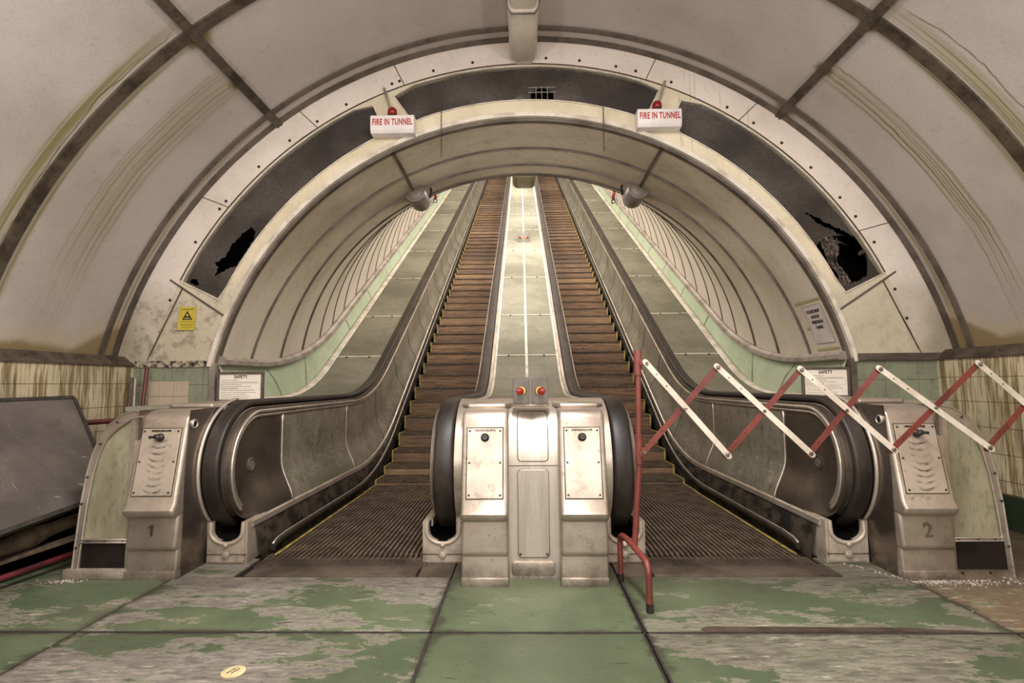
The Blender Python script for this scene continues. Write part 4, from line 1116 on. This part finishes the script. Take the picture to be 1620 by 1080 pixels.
ins = rrect(-0.095, 0.090, 0.12, 0.632, 0.022)
prism('cover_plate', ins, 3.233, 3.25, 'y', 'alu_bright', hd, 0.002, seg=1)
bm = B(); 
for loop in (ins, rrect(-0.095, 0.090, 0.680, 0.975, 0.022)):
    L2 = loop + loop[:1]; dense = []
    for a, b in zip(L2, L2[1:]):
        k = max(1, int((Vector(b) - Vector(a)).length / 0.03))
        for i in range(k): q = Vector(a).lerp(Vector(b), i / k); dense.append((q.x, hoody(q.y) - 0.002, q.y))
    dense.append(dense[0]); atube(bm, dense, 0.0028, 6, cap=False)
link('panel_groove', bm, 'strip_rust', hd, smooth=True)
bm = B(); abox(bm, -0.15, 0.15, 3.2415, 3.25, 0.654, 0.657); link('hood_seam', bm, 'strip_rust', hd)
bm = B()
for x in (-0.082, 0.077): lathe('screw', [(0.007, 0.0), (0.007, -0.004), (0.003, -0.007)], (x, 3.232, 0.140), 'y', 'screw', hd, 8)
bm = B(); aprism(bm, rrect(-0.135, 0.125, 0.018, 0.10, 0.02), 3.222, 3.24, 'y', 0.006, 2); link('foot_plate', bm, 'alu', hd, smooth=True, angle=35)
for s in (-1, 1):
    lid = [(s * 0.165, 3.30), (s * 0.40, 3.30), (s * 0.45, 3.42), (s * 0.36, 3.86), (s * 0.17, 3.86), (s * 0.13, 3.50)]
    prism('console_lid', lid, 0.995, 1.026, 'z', 'alu', T, 0.012)
# centre deck
bm = B(); sweep(bm, [(-0.495, -0.03), (-0.495, 0.0), (0.495, 0.0), (0.495, -0.03)], Path(1.000, 0.862, 2.8).pts(4.05, STN)); dk = link('deck', bm, 'deck', T, smooth=True, angle=30)
DP = Path(1.002, 0.866, 2.8)
for s in (-1, 1):
    for x0, x1, mt in ((0.425, 0.455, 'rim'), (0.462, 0.498, 'mould')):
        bm = B(); sweep(bm, [(s * x0, 0.0), (s * x0, 0.008), (s * (x0 + x1) / 2, 0.012), (s * x1, 0.008), (s * x1, 0.0)], DP.pts(3.95, STN)); link('deck_edging', bm, mt, dk, smooth=True, angle=40)
bm = B(); sweep(bm, [(-0.020, 0.0), (-0.020, 0.007), (0.016, 0.007), (0.016, 0.0)], DP.pts(4.07, STN)); link('joint_strip', bm, 'rim', dk)
bs = B(); box('joint_strip', -0.43, 0.43, 4.05, 4.065, 1.0, 1.008, 'rim', dk)
for stn in [7.39, 8.9, 10.9] + [12.9 + 2.03 * k for k in range(11)]:
    Y, Z, t = DP.inc(stn)
    def q(x, dd, n_): return (x, Y + dd * C30 - n_ * S30, Z + dd * S30 + n_ * C30)
    bm = B(); v = [bm.verts.new(q(x, dd, nn)) for x in (-0.425, 0.425) for dd, nn in ((-0.011, 0.0), (-0.011, 0.005), (0.011, 0.005), (0.011, 0.0))]
    bm.faces.new(v[:4]); bm.faces.new(v[4:])
    for i in range(4): bm.faces.new((v[i], v[(i + 1) % 4], v[4 + (i + 1) % 4], v[4 + i]))
    link('joint_strip', bm, 'rim', dk)
    for x in (-0.26, 0.25): bmesh.ops.create_uvsphere(bs, u_segments=8, v_segments=5, radius=0.013, matrix=Matrix.Translation(q(x, -0.02, 0.008)))
link('deck_screw', bs, 'screw', dk, smooth=True)

# emergency stop boxes -------------------------------------------------
def stop_box(loc, sc_, tilt, lbl):
    T = thing('emergency_stop_box', loc, lbl, 'emergency stop', 'red stop buttons on the centre deck')
    M = Matrix.Translation(loc) @ Matrix.Rotation(tilt, 4, 'X') @ Matrix.Scale(sc_, 4)
    bm = B(); aprism(bm, [(-0.112, 0.045), (0.0, 0.0), (0.112, 0.045), (0.112, 0.07), (-0.112, 0.07)], 0.012, 0.185, 'z', 0.003, 1)
    bmesh.ops.transform(bm, matrix=M, verts=bm.verts); link('housing', bm, 'greymetal', T, smooth=True, angle=20)
    bm = B(); aprism(bm, [(-0.118, 0.035), (0.0, -0.012), (0.118, 0.035), (0.118, 0.08), (-0.118, 0.08)], 0.0, 0.014, 'z', 0.003, 1)
    bmesh.ops.transform(bm, matrix=M, verts=bm.verts); link('base', bm, 'alu', T, smooth=True, angle=20)
    for s in (-1, 1):
        ang = s * math.atan2(0.045, 0.112)
        F = M @ Matrix.Translation((s * 0.056, 0.0225, 0.098)) @ Matrix.Rotation(ang, 4, 'Z')
        bm = B(); abox(bm, -0.050, 0.050, -0.004, 0.002, -0.078, 0.078, 0.001, 1)
        for x in (-0.042, 0.042):
            for z in (-0.068, 0.068): alathe(bm, [(0.004, 0), (0.003, -0.003)], (x, -0.004, z), 'y', 6)
        bmesh.ops.transform(bm, matrix=F, verts=bm.verts); fp = link('face_plate', bm, 'greymetal', T, smooth=True, angle=20)
        bm = B(); alathe(bm, [(0.027, 0.0), (0.027, -0.006), (0.022, -0.008)], (0, -0.003, 0.0), 'y', 18)
        bmesh.ops.transform(bm, matrix=F, verts=bm.verts); link('button_collar', bm, 'ysign', fp, smooth=True, angle=40)
        bm = B(); alathe(bm, [(0.013, -0.006), (0.013, -0.018), (0.024, -0.020), (0.024, -0.034), (0.019, -0.040), (0.006, -0.042)], (0, -0.003, 0.0), 'y', 18)
        bmesh.ops.transform(bm, matrix=F, verts=bm.verts); link('stop_button', bm, 'redgloss', fp, smooth=True, angle=40)
stop_box((-0.012, 3.27, 1.006), 0.98, 0.0, 'grey V-fronted box with two red stop buttons on top of the central console')
Y, Z, t = DP.inc(13.62)
stop_box((0.0, Y, Z + 0.004), 1.35, R(0), 'small grey box with two red stop buttons part way up the centre deck')

# ================================================================== SIGNS AND FITTINGS ON THE BULKHEAD
for s, x0, x1, zz in ((-1, -1.452, -1.040, 3.655), (1, 1.015, 1.425, 3.672)):
    xc = (x0 + x1) / 2; yf = 4.775; xc += s * 0.02; x0 += s * 0.02; x1 += s * 0.02; zz += 0.034; zt = zz - 0.012; T = thing('fire_warning_sign', (xc, 4.85, zt - 0.19), 'white FIRE IN TUNNEL box with red beacon, %s of the arch crown' % ('left' if s < 0 else 'right'), 'warning sign', 'fire in tunnel signs')
    prism('housing', [(yf, zt - 0.005), (yf + 0.004, zt), (4.895, zt + 0.01), (4.895, zt - 0.172), (yf + 0.022, zt - 0.168), (yf, zt - 0.136)], x0, x1, 'x', 'plastic', T, 0.012)
    text('lettering', 'FIRE IN TUNNEL', 0.086, 'redink', (xc + 0.002, yf - 0.002, zt - 0.070), FRONT, T, 0.545, 0.0018, 0.0015, space=1.12)
    bx = xc - 0.010
    bm = B(); alathe(bm, [(0.040, 0.0), (0.040, 0.018), (0.030, 0.022)], (bx, 4.822, zt), 'z', 18); bs_ = link('beacon_base', bm, 'black', T, smooth=True, angle=40)
    bm = B(); alathe(bm, [(0.040, 0.018), (0.045, 0.045), (0.041, 0.074), (0.025, 0.092), (0.004, 0.098)], (bx, 4.822, zt), 'z', 20); link('beacon_lens', bm, 'redgloss', T, smooth=True)
    tube('conduit', [(bx - s * 0.0, 4.885, zt), (bx + s * 0.10, 4.885, zt + 0.33)] if s > 0 else [(bx, 4.885, zt), (bx - 0.10, 4.885, zt + 0.33)], 0.011, 'strip_light', T, 8)
for s, x, z0, z1 in ((-1, -0.813, 3.80, 3.30), (1, 0.729, 3.845, 3.325)):
    bm = B(); n = 26; p = (z0 - z1) / n
    for k in range(n):
        z = z0 - p * (k + 0.5); pts = []
        for i in range(9):
            a = 2 * math.pi * i / 8; u, w = 0.006 * math.cos(a), p * 0.72 * math.sin(a)
            pts.append((x + (u if k % 2 else 0), 4.855 + (0 if k % 2 else u), z + w))
        atube(bm, pts, 0.0022, 5, cap=False)
    atube(bm, [(x, 4.90, z0 + 0.03), (x, 4.86, z0 + 0.03), (x, 4.855, z0)], 0.003, 6)
    props(link('hanging_chain', bm, 'strip_rust', smooth=True), 'thin rusty chain hanging from the rim of the arch, the %s of two' % ('left' if s < 0 else 'right'), 'chain', 'chains hanging from the arch rim')
# framed safety notices
for s in (-1, 1):
    x0, x1 = (-2.885, -2.452) if s < 0 else (2.468, 2.895); xc = (x0 + x1) / 2; zt = 1.276; zb = 1.012; y = 4.86
    T = thing('safety_notice', (xc, y, zb), 'framed white SAFETY notice standing on the deck at the %s side of the arch' % ('left' if s < 0 else 'right'), 'notice', 'framed safety notices')
    bm = B(); plate(bm, [(x0, zb), (x1, zb), (x1, zt), (x0, zt)], [[(x0 + .022, zb + .01), (x1 - .022, zb + .01), (x1 - .022, zt - .022), (x0 + .022, zt - .022)]], y - 0.012, y + 0.012); link('frame', bm, 'strip', T)
    cd = box('card', x0 + 0.015, x1 - 0.015, y - 0.002, y + 0.008, zb + 0.002, zt - 0.015, 'paper', T)
    text('heading', 'SAFETY', 0.040, 'ink', (xc, y - 0.004, zt - 0.046), FRONT, T, 0.86, 0.0008, 0.001, space=1.1)
    bm = B(); random.seed(4)
    for k, (z, w, b) in enumerate(((zt - .078, .45, 0), (zt - .096, .96, 0), (zt - .117, .52, 0), (zt - .134, .78, 0), (zt - .151, .45, 1), (zt - .171, .88, 0), (zt - .190, .92, 0), (zt - .208, .66, 0), (zt - .226, .8, 0), (zt - .243, .7, 0))):
        xa = x0 + 0.04; xe = xa + w * (x1 - x0 - 0.08); x = xa
        while x < xe:
            ww = random.uniform(0.008, 0.026); abox(bm, x, min(x + ww, xe), y - 0.0035, y - 0.0015, z - 0.0026 - b * 0.001, z + 0.0026 + b * 0.001); x += ww + 0.005
    a, b, c, d = x0 + 0.034, x1 - 0.034, zt - 0.158, zt - 0.106
    for q in ((a, b, c, c + .0015), (a, b, d, d + .0015), (a, a + .0015, c, d), (b, b + .0015, c, d)): abox(bm, q[0], q[1], y - 0.0035, y - 0.0015, q[2], q[3])
    link('fine_print', bm, 'greyink', T)
# yellow sticker
T = thing('warning_sticker', (-3.216, 4.898, 1.68), 'small yellow hazard sticker with black triangle, left of the arch', 'warning sign')
bm = B(); aprism(bm, [(-3.306, 1.675), (-3.148, 1.672), (-3.128, 1.894), (-3.292, 1.897)], 4.892, 4.8965, 'y'); link('sheet', bm, 'ysign', T)
bm = B(); c = Vector((-3.214, 1.795)); tri = [(c.x, c.y + 0.062), (c.x - 0.048, c.y - 0.024), (c.x + 0.048, c.y - 0.024)]; ti = [(c.x, c.y + 0.040), (c.x - 0.031, c.y - 0.014), (c.x + 0.031, c.y - 0.014)]
plate(bm, tri, [ti], 4.890, 4.8925)
aprism(bm, [(c.x - 0.024, c.y - 0.004), (c.x - 0.014, c.y + 0.014), (c.x, c.y + 0.006), (c.x + 0.012, c.y + 0.014), (c.x + 0.024, c.y - 0.004), (c.x + 0.01, c.y - 0.008), (c.x, c.y), (c.x - 0.01, c.y - 0.008)], 4.890, 4.8925, 'y')
link('hazard_symbol', bm, 'ink', T)
bm = B()
for z, w in ((1.752, 0.075), (1.728, 0.062), (1.716, 0.066), (1.698, 0.058), (1.876, 0.066), (1.866, 0.06)):
    abox(bm, c.x - w, c.x + w, 4.8905, 4.8925, z - 0.002, z + 0.002)
link('fine_print', bm, simple('olive_ink', (116, 98, 40), (100, 84, 34), 4), T)
# paper notice on the lining (right wall of the inner tunnel)
def on_lining(y, a, r=TR - 0.006): return Vector((r * math.sin(R(a)), y, 0.66 + r * math.cos(R(a))))
T = thing('paper_notice', tuple(on_lining(5.18, 69.5)), 'small pale paper notice for cyclists stuck on the right tunnel lining', 'notice')
bm = B(); rows = [[on_lining(y, a) for a in [66.0 + 7.4 * i / 6 for i in range(7)]] for y in (5.34, 5.03)]
grid_surface(bm, rows); link('sheet', bm, simple('grey_paper', (200, 186, 178), (188, 174, 166), 5), T, smooth=True)
am = 69.0; nrm = -Vector((math.sin(R(am)), 0, math.cos(R(am)))); upv = Vector((-math.cos(R(am)), 0, math.sin(R(am))))
for k, ln in enumerate(('CYCLISTS MUST', 'WALK IN', 'PEDESTRIAN', 'TUNNEL')):
    a = 67.2 + 1.05 * k; p = on_lining(5.185, a, TR - 0.010)
    nrm = -Vector((math.sin(R(a)), 0, math.cos(R(a)))); upv = Vector((-math.cos(R(a)), 0, math.sin(R(a))))
    rx = Vector((0, -1, 0)); Mx = Matrix((rx, upv, nrm)).transposed().to_4x4()
    text('lettering', ln, 0.042, 'ink', p, Mx, T, 0.78, 0.0010, 0.0006)
bm = B()
ed = [on_lining(y, a, TR - 0.008) for y, a in ((5.34, 66), (5.03, 66), (5.03, 73.4), (5.34, 73.4), (5.34, 66))]
atube(bm, ed, 0.0018, 5); link('outline', bm, 'greyink', T)
tp = simple('old_tape_residue', (166, 156, 112), (150, 140, 98), 30)
for (y0, y1, a) in ((5.44, 4.99, 65.1), (5.42, 5.36, 70.3), (5.37, 5.0, 74.6)):
    bm = B(); grid_surface(bm, [[on_lining(y0 + (y1 - y0) * i / 6, a - 0.25 + 0.02 * (i % 2)) for i in range(7)], [on_lining(y0 + (y1 - y0) * i / 6, a + 0.25) for i in range(7)]]); link('tape_residue', bm, tp, T)

# ================================================================== LIGHT FITTINGS, LOUDSPEAKERS
def fitting(y0, y1, x0, x1, ztop, zbot, mat, label, parent_name='light_fitting', flip=False):
    T = thing(parent_name, ((x0 + x1) / 2, (y0 + y1) / 2, zbot), label, 'light fitting')
    return T
T = thing('ceiling_light_casing', (-0.03, 4.3, 4.12), 'long white enamel casing fixed along the crown of the vault above the arch', 'light casing')
xa, xb = -0.158, 0.102
pr = [(xa, 4.48), (xa, 4.27), (xa + 0.02, 4.215), (xa + 0.05, 4.20), (xb - 0.05, 4.20), (xb - 0.02, 4.215), (xb, 4.27), (xb, 4.48)]
prism('trough', [(x * 0.9 - 0.003, z + 0.02) for x, z in pr], 1.4, 4.2, 'y', 'casing', T, 0.0)
prism('end_cover', pr, 4.13, 4.80, 'y', 'casing', T, 0.022)
bm = B(); atube(bm, [(xa - .004, 4.155, 4.38), (xa - 0.004, 4.155, 4.30), (xa + 0.012, 4.15, 4.24), (xa + 0.03, 4.15, 4.196), (xb - 0.03, 4.15, 4.196), (xb - 0.012, 4.15, 4.24), (xb + 0.004, 4.155, 4.30), (xb + .004, 4.155, 4.38)], 0.006, 6); link('clip', bm, 'strip', T, smooth=True)
bm = B(); abox(bm, -0.10, 0.06, YB - 0.012, YB, 4.23, 4.31, 0.002); link('fixing_plate', bm, 'bulk_white', T)
Yp = 6.25
T = thing('tunnel_light_fitting', (-0.02, Yp, 3.56), 'olive enamel lamp casing hanging at the crown of the tunnel bend', 'light fitting')
pr = [(-0.168, 3.86), (-0.168, 3.70), (-0.145, 3.655), (-0.11, 3.635), (0.075, 3.635), (0.11, 3.655), (0.133, 3.70), (0.133, 3.86)]
prism('casing', pr, Yp, Yp + 0.36, 'y', 'olive', T, 0.018)
bm = B(); atube(bm, [(-0.172, Yp - .006, 3.80), (-0.172, Yp - .006, 3.73), (-0.12, Yp - .006, 3.725), (-0.105, Yp - .006, 3.76), (0.07, Yp - .006, 3.76), (0.085, Yp - .006, 3.725), (0.137, Yp - .006, 3.73), (0.137, Yp - .006, 3.80)], 0.006, 6); link('clip', bm, 'strip_rust', T, smooth=True)
abm = B(); abox(abm, -0.165, 0.13, Yp - 0.003, Yp + 0.01, 3.76, 3.85); link('end_plate', abm, 'strip_light', T)
for s in (-1, 1):
    c = Vector((s * 1.265, 5.98, 3.33)); T = thing('loudspeaker', tuple(c), 'grey drum loudspeaker bracketed to the tunnel lining, the %s of the pair' % ('left' if s < 0 else 'right'), 'loudspeaker', 'drum loudspeakers under the tunnel crown')
    ax = Vector((s * 0.06, -1.0, 0.06)).normalized(); up = Vector((0, 0, 1)); sx_ = ax.cross(up).normalized(); u2 = sx_.cross(ax)
    M = Matrix((sx_, -ax, u2)).transposed().to_4x4(); M.translation = c
    bm = B(); alathe(bm, [(0.108, 0.20), (0.120, 0.16), (0.122, -0.10), (0.116, -0.118), (0.104, -0.122)], (0, 0, 0), 'y', 28); bmesh.ops.transform(bm, matrix=M, verts=bm.verts); link('drum', bm, 'speaker', T, smooth=True, angle=35)
    bm = B(); alathe(bm, [(0.103, 0.0), (0.098, -0.008), (0.02, -0.014)], (0, -0.118, 0), 'y', 28); bmesh.ops.transform(bm, matrix=M, verts=bm.verts); link('grille', bm, 'speaker', T, smooth=True)
    bm = B(); pts = [M @ Vector(p) for p in ((-0.14, 0.06, 0.0), (-0.15, 0.06, 0.10), (-0.11, 0.07, 0.17), (0.11, 0.07, 0.17), (0.15, 0.06, 0.10), (0.14, 0.06, 0.0))]
    atube(bm, fillet(pts, 0.03), 0.014, 6)
    t = B(); abox(t, -0.15, 0.15, 0.0, 0.16, 0.165, 0.20); bmesh.ops.transform(t, matrix=M, verts=t.verts); merge(bm, t)
    link('bracket', bm, 'black', T, smooth=True, angle=40)
# red bracket lamps high on the side walls
for s in (-1, 1):
    Y, Z, t = RAIL.inc(17.2 + (0.4 if s < 0 else -0.1)); x = s * 2.80
    T = thing('bracket_lamp', (x, Y, Z + 0.1), 'small red bracket lamp on the %s tunnel wall, far up the incline' % ('left' if s < 0 else 'right'), 'lamp', 'red bracket lamps far up the tunnel walls')
    bm = B(); atube(bm, fillet([(s * 2.93, Y, Z + 0.42), (x, Y, Z + 0.42), (x - s * 0.03, Y, Z + 0.10)], 0.06), [0.045] * 14, 8); link('bracket', bm, 'redgloss', T, smooth=True)
    bm = B(); alathe(bm, [(0.05, 0.12), (0.065, 0.06), (0.06, 0.0), (0.03, -0.03)], (x - s * 0.03, Y, Z - 0.0), 'z', 14); link('collar', bm, 'black', T, smooth=True)
    bm = B(); alathe(bm, [(0.03, 0.0), (0.035, -0.03), (0.01, -0.05)], (x - s * 0.03, Y - 0.045, Z - 0.0), 'y', 12); link('lens', bm, 'plastic', T, smooth=True)

# ================================================================== FOLDING BARRIER
T = thing('folding_barrier', (0.56, 2.98, 0), 'red and white lattice barrier on a red post, stretched across the right-hand escalator', 'barrier')
px, py = 0.587, 3.0
tube('post', [(px - 0.042, py, 0.235), (px - 0.004, py, 0.70), (px + 0.004, py, 1.325)], 0.0165, 'red', T, 12)
bm = B()
for z0, z1 in ((0.70, 0.86), (1.19, 1.33)): atube(bm, [(px - 0.004 + 0.010 * (z0 - 0.7), py, z0), (px - 0.004 + 0.010 * (z1 - .7), py, z1)], 0.022, 12)
link('sleeve', bm, 'red', T, smooth=True, angle=40)
bm = B()
for z, x in ((1.262, 0.628), (0.775, 0.600)): abox(bm, px, x + 0.012, py - 0.02, py - 0.012, z - 0.016, z + 0.016, 0.002)
link('lug', bm, 'red', T)
tube('foot', fillet([(0.500, 3.19, 0.0), (0.500, 3.19, 0.27), (0.520, 3.05, 0.275), (0.565, 2.80, 0.235), (0.567, 2.77, 0.20), (0.567, 2.765, 0.0)], 0.07), 0.0165, 'red', T, 12)
for x, y in ((0.5, 3.19), (0.567, 2.765)): lathe('rubber_foot', [(0.019, 0.0), (0.019, 0.045)], (x, y, 0.0), 'z', 'black', T, 12)
bot = [(0.601, 0.769), (1.053, 0.754), (1.504, 0.758), (1.949, 0.776), (2.462, 0.783), (2.90, 0.80)]
top = [(0.628, 1.254), (1.020, 1.229), (1.476, 1.212), (1.905, 1.212), (2.443, 1.235), (2.90, 1.245)]
def slat(a, b, y, mat, nm):
    a, b = Vector(a), Vector(b); d = (b - a).normalized(); n = Vector((-d.y, d.x)) * 0.0155
    a2, b2 = a - d * 0.012, b + d * 0.012; loop = []
    for c_, sg in ((b2, 1), (a2, -1)):
        for k in range(5):
            t = R(-90 + 45 * k) if sg > 0 else R(90 + 45 * k)
            loop.append(tuple(c_ + d * 0.0155 * math.cos(t) + n * math.sin(t)))
    bm = B(); aprism(bm, loop, y - 0.002, y + 0.002, 'y'); o = link(nm, bm, mat, T)
    bm = B()
    for f in (0.12, 0.25, 0.5): q = a.lerp(b, f); alathe(bm, [(0.004, 0.0), (0.003, -0.003)], (q.x, y - 0.002, q.y), 'y', 6)
    link('rivet', bm, 'screw', o)
for i in range(5):
    slat(bot[i], top[i + 1], 2.962, 'red', 'red_slat'); slat(top[i], bot[i + 1], 2.950, 'white', 'white_slat')
for i in range(1, 5):
    for q in (top[i], bot[i]): lathe('pivot_bolt', [(0.012, 0.022), (0.012, -0.004), (0.007, -0.009)], (q[0], 2.948, q[1]), 'y', 'strip', T, 12)
    a, b, c, d = Vector(bot[i - 1]), Vector(top[i]), Vector(top[i - 1]), Vector(bot[i]); m = (a + b + c + d) / 4
    lathe('pivot_bolt', [(0.009, 0.022), (0.009, -0.004), (0.005, -0.008)], (m.x, 2.948, m.y), 'y', 'strip', T, 12)
for q in (top[0], bot[0]): lathe('pivot_bolt', [(0.010, 0.05), (0.010, -0.006)], (q[0], 2.948, q[1]), 'y', 'strip', T, 12)

# ================================================================== THINGS AT THE SIDES
# leaning grey board
T = thing('leaning_board', (-3.1, 3.2, 0.30), 'large grey metal-faced board with a dark edge, leaning on the left wall', 'board')
ta, tb = Vector((-3.50, 1.0, 1.045)), Vector((-3.45, 3.95, 1.070)); ba_, bb_ = Vector((-2.93, 1.0, 0.22)), Vector((-2.88, 3.66, 0.425))
n = (tb - ta).cross(ba_ - ta).normalized()
if n.x < 0: n = -n
bm = B(); v0 = [bm.verts.new(p) for p in (ta, tb, bb_, ba_)]; v1 = [bm.verts.new(p - n * 0.045) for p in (ta, tb, bb_, ba_)]
bm.faces.new(v0); bm.faces.new(v1[::-1])
for i in range(4): bm.faces.new((v0[i], v0[(i + 1) % 4], v1[(i + 1) % 4], v1[i]))
link('board_face', bm, 'grime', T)
bm = B()
L4 = [ta, tb, bb_, ba_]
for a, b in ((ta, tb), (tb, bb_), (bb_, ba_)):
    d = (b - a).normalized(); w = n.cross(d).normalized() * 0.013
    q = [a - w + n * 0.008, b - w + n * 0.008, b + w + n * 0.008, a + w + n * 0.008]; r_ = [p - n * 0.06 for p in q]
    va = [bm.verts.new(p) for p in q]; vb = [bm.verts.new(p) for p in r_]; bm.faces.new(va); bm.faces.new(vb[::-1])
    for i in range(4): bm.faces.new((va[i], va[(i + 1) % 4], vb[(i + 1) % 4], vb[i]))
link('edge_strip', bm, simple('dark_tarry_edge', (52, 44, 38), (30, 24, 20), 20, rough=0.7), T)
bm = B(); abox(bm, -3.55, -3.25, 1.1, 3.9, 0.0, 0.34); 
for y in (1.3, 2.4, 3.7): abox(bm, -3.60, -3.50, y - 0.04, y + 0.04, 0.0, 1.0)
link('support_frame', bm, 'dark', T)
props(tube('rusty_pipe', fillet([(-3.30, 2.2, 0.17), (-3.08, 3.15, 0.22), (-3.02, 3.38, 0.27), (-2.98, 3.9, 0.29)], 0.12), [0.05, 0.05, 0.05, 0.052, 0.055, 0.06, 0.06, 0.055, 0.045, 0.04, 0.04, 0.04, 0.04, 0.04], 'rustpipe'), 'rusty lagged pipe lying beneath the leaning grey board', 'pipe')
bm = B(); abox(bm, -0.03, 0.03, 0.0, 2.6, 0.0, 0.022); bmesh.ops.transform(bm, matrix=Matrix.Translation((-3.30, 1.6, 0.09)) @ Matrix.Rotation(R(-9), 4, 'Z') @ Matrix.Rotation(R(2), 4, 'X'), verts=bm.verts)
props(link('timber_batten', bm, 'rustpipe'), 'long grey-brown batten on the floor below the leaning board', 'batten')
o = tube('fallen_pole', [(-3.30, 1.4, 0.03), (-2.86, 3.95, 0.10)], 0.017, 'darkred'); props(o, 'dark red and white pole lying on the floor at the left edge', 'pole')
for f0, f1 in ((0.0, 0.60), (0.80, 1.0)):
    a, b = Vector((-3.30, 1.4, 0.03)), Vector((-2.86, 3.95, 0.10)); tube('pale_band', [a.lerp(b, f0), a.lerp(b, f1)], 0.0178, 'strip_light', o, 10)
props(tube('red_pipe', [(-3.56, 3.2, 0.845), (-3.50, 4.12, 0.868), (-3.46, 4.60, 0.862)], 0.022, 'darkred'), 'dark red pipe running level along the left tiled wall', 'pipe')
o = tube('leaning_pole', [(-3.40, 4.62, 0.02), (-3.475, 4.72, 1.0), (-3.51, 4.80, 1.325)], 0.0165, 'darkred'); props(o, 'red pole standing upright in the left corner by the tiles', 'pole')
props(tube('metal_rod', [(-3.44, 4.55, 0.02), (-3.60, 4.78, 1.22)], 0.010, 'strip_light'), 'thin pale metal rod leaning in the left corner beside the red pole', 'rod')
props(tube('timber_lath', [(-3.54, 4.55, 0.02), (-3.645, 4.80, 1.23)], 0.014, 'rustpipe'), 'brown lath leaning in the left corner, furthest from the red pole', 'lath')
# brass disc in the floor
bm = B(); alathe(bm, [(0.046, 0.0), (0.046, 0.003), (0.043, 0.004)], (-1.236, 2.207, 0.0), 'z', 28)
o = link('floor_disc', bm, 'brass', smooth=True, angle=40); props(o, 'small pale round metal disc set in the peeling floor at lower left', 'floor disc')
bm = B()
for dx, w in ((-0.010, 0.003), (0.008, 0.003)): aprism(bm, [(-1.236 + dx - 0.010, 2.19), (-1.236 + dx - 0.006, 2.19), (-1.236 + dx + 0.010, 2.225), (-1.236 + dx + 0.006, 2.225)], 0.003, 0.0055, 'z')
link('engraved_mark', bm, 'screw', o)

# ================================================================== LIGHTS
def area(name, loc, sx_, sy_, power, rot=(0, 0, 0), col=(1.0, 0.972, 0.955), spread=180):
    l = bpy.data.lights.new(name, 'AREA'); l.shape = 'RECTANGLE'; l.size = sx_; l.size_y = sy_; l.energy = power; l.color = col; l.spread = R(spread)
    o = bpy.data.objects.new(name, l); COL.objects.link(o); o.location = loc; o.rotation_euler = rot; return o
area('ceiling_lamp', (0, 1.4, 4.10), 0.4, 2.4, 88)
area('ceiling_lamp', (0, -2.4, 4.15), 0.5, 2.4, 75)
area('rear_fill_light', (0, -3.2, 2.3), 3.2, 1.4, 62, (R(96), 0, 0))  # added fill behind the camera, brightens bulkhead and vault; no real fitting
for s in (-1, 1): area('wall_lamp', (s * 3.0, 0.2, 1.5), 0.5, 2.4, 36, (0, R(s * 150), 0))  # added upward fill on both sides to lift the vault, not actual lamps
for k, d in enumerate((1.0, 4.5, 8.5, 12.5, 17.0, 22.0)):
    Y, Z = AX.ye + d * C30, AX.ze + d * S30
    for sx in (-1, 1): area('tunnel_lamp', (sx * 0.9, Y - 2.5 * S30, Z + 2.5 * C30), 0.25, 1.6, 52 if k else 36, (R(30), R(sx * 80), 0))
w = bpy.data.worlds.new('world'); sc.world = w; w.use_nodes = True
w.node_tree.nodes['Background'].inputs[0].default_value = (0.5, 0.46, 0.42, 1); w.node_tree.nodes['Background'].inputs[1].default_value = 0.05

# ================================================================== CAMERA
cam = bpy.data.cameras.new('camera'); cam.sensor_width = 36; cam.lens = 36 * 837.357 / 1620; cam.clip_start = 0.05
co = bpy.data.objects.new('camera', cam); COL.objects.link(co)
pit, yaw, roll = R(4.52706), R(1.11554), R(-0.44502)
F = Vector((-math.sin(yaw) * math.cos(pit), math.cos(yaw) * math.cos(pit), math.sin(pit))); Rt = Vector((math.cos(yaw), math.sin(yaw), 0)); U = Rt.cross(F)
R2 = Rt * math.cos(roll) + U * math.sin(roll); U2 = -Rt * math.sin(roll) + U * math.cos(roll)
M = Matrix((R2, U2, -F)).transposed().to_4x4(); M.translation = (-0.0603, 0, 1.15); co.matrix_world = M
sc.camera = co
sc.view_settings.view_transform = 'Standard'; sc.view_settings.look = 'None'; sc.view_settings.gamma = 1.0; sc.view_settings.use_curve_mapping = False
sc.view_settings.exposure = 1.48
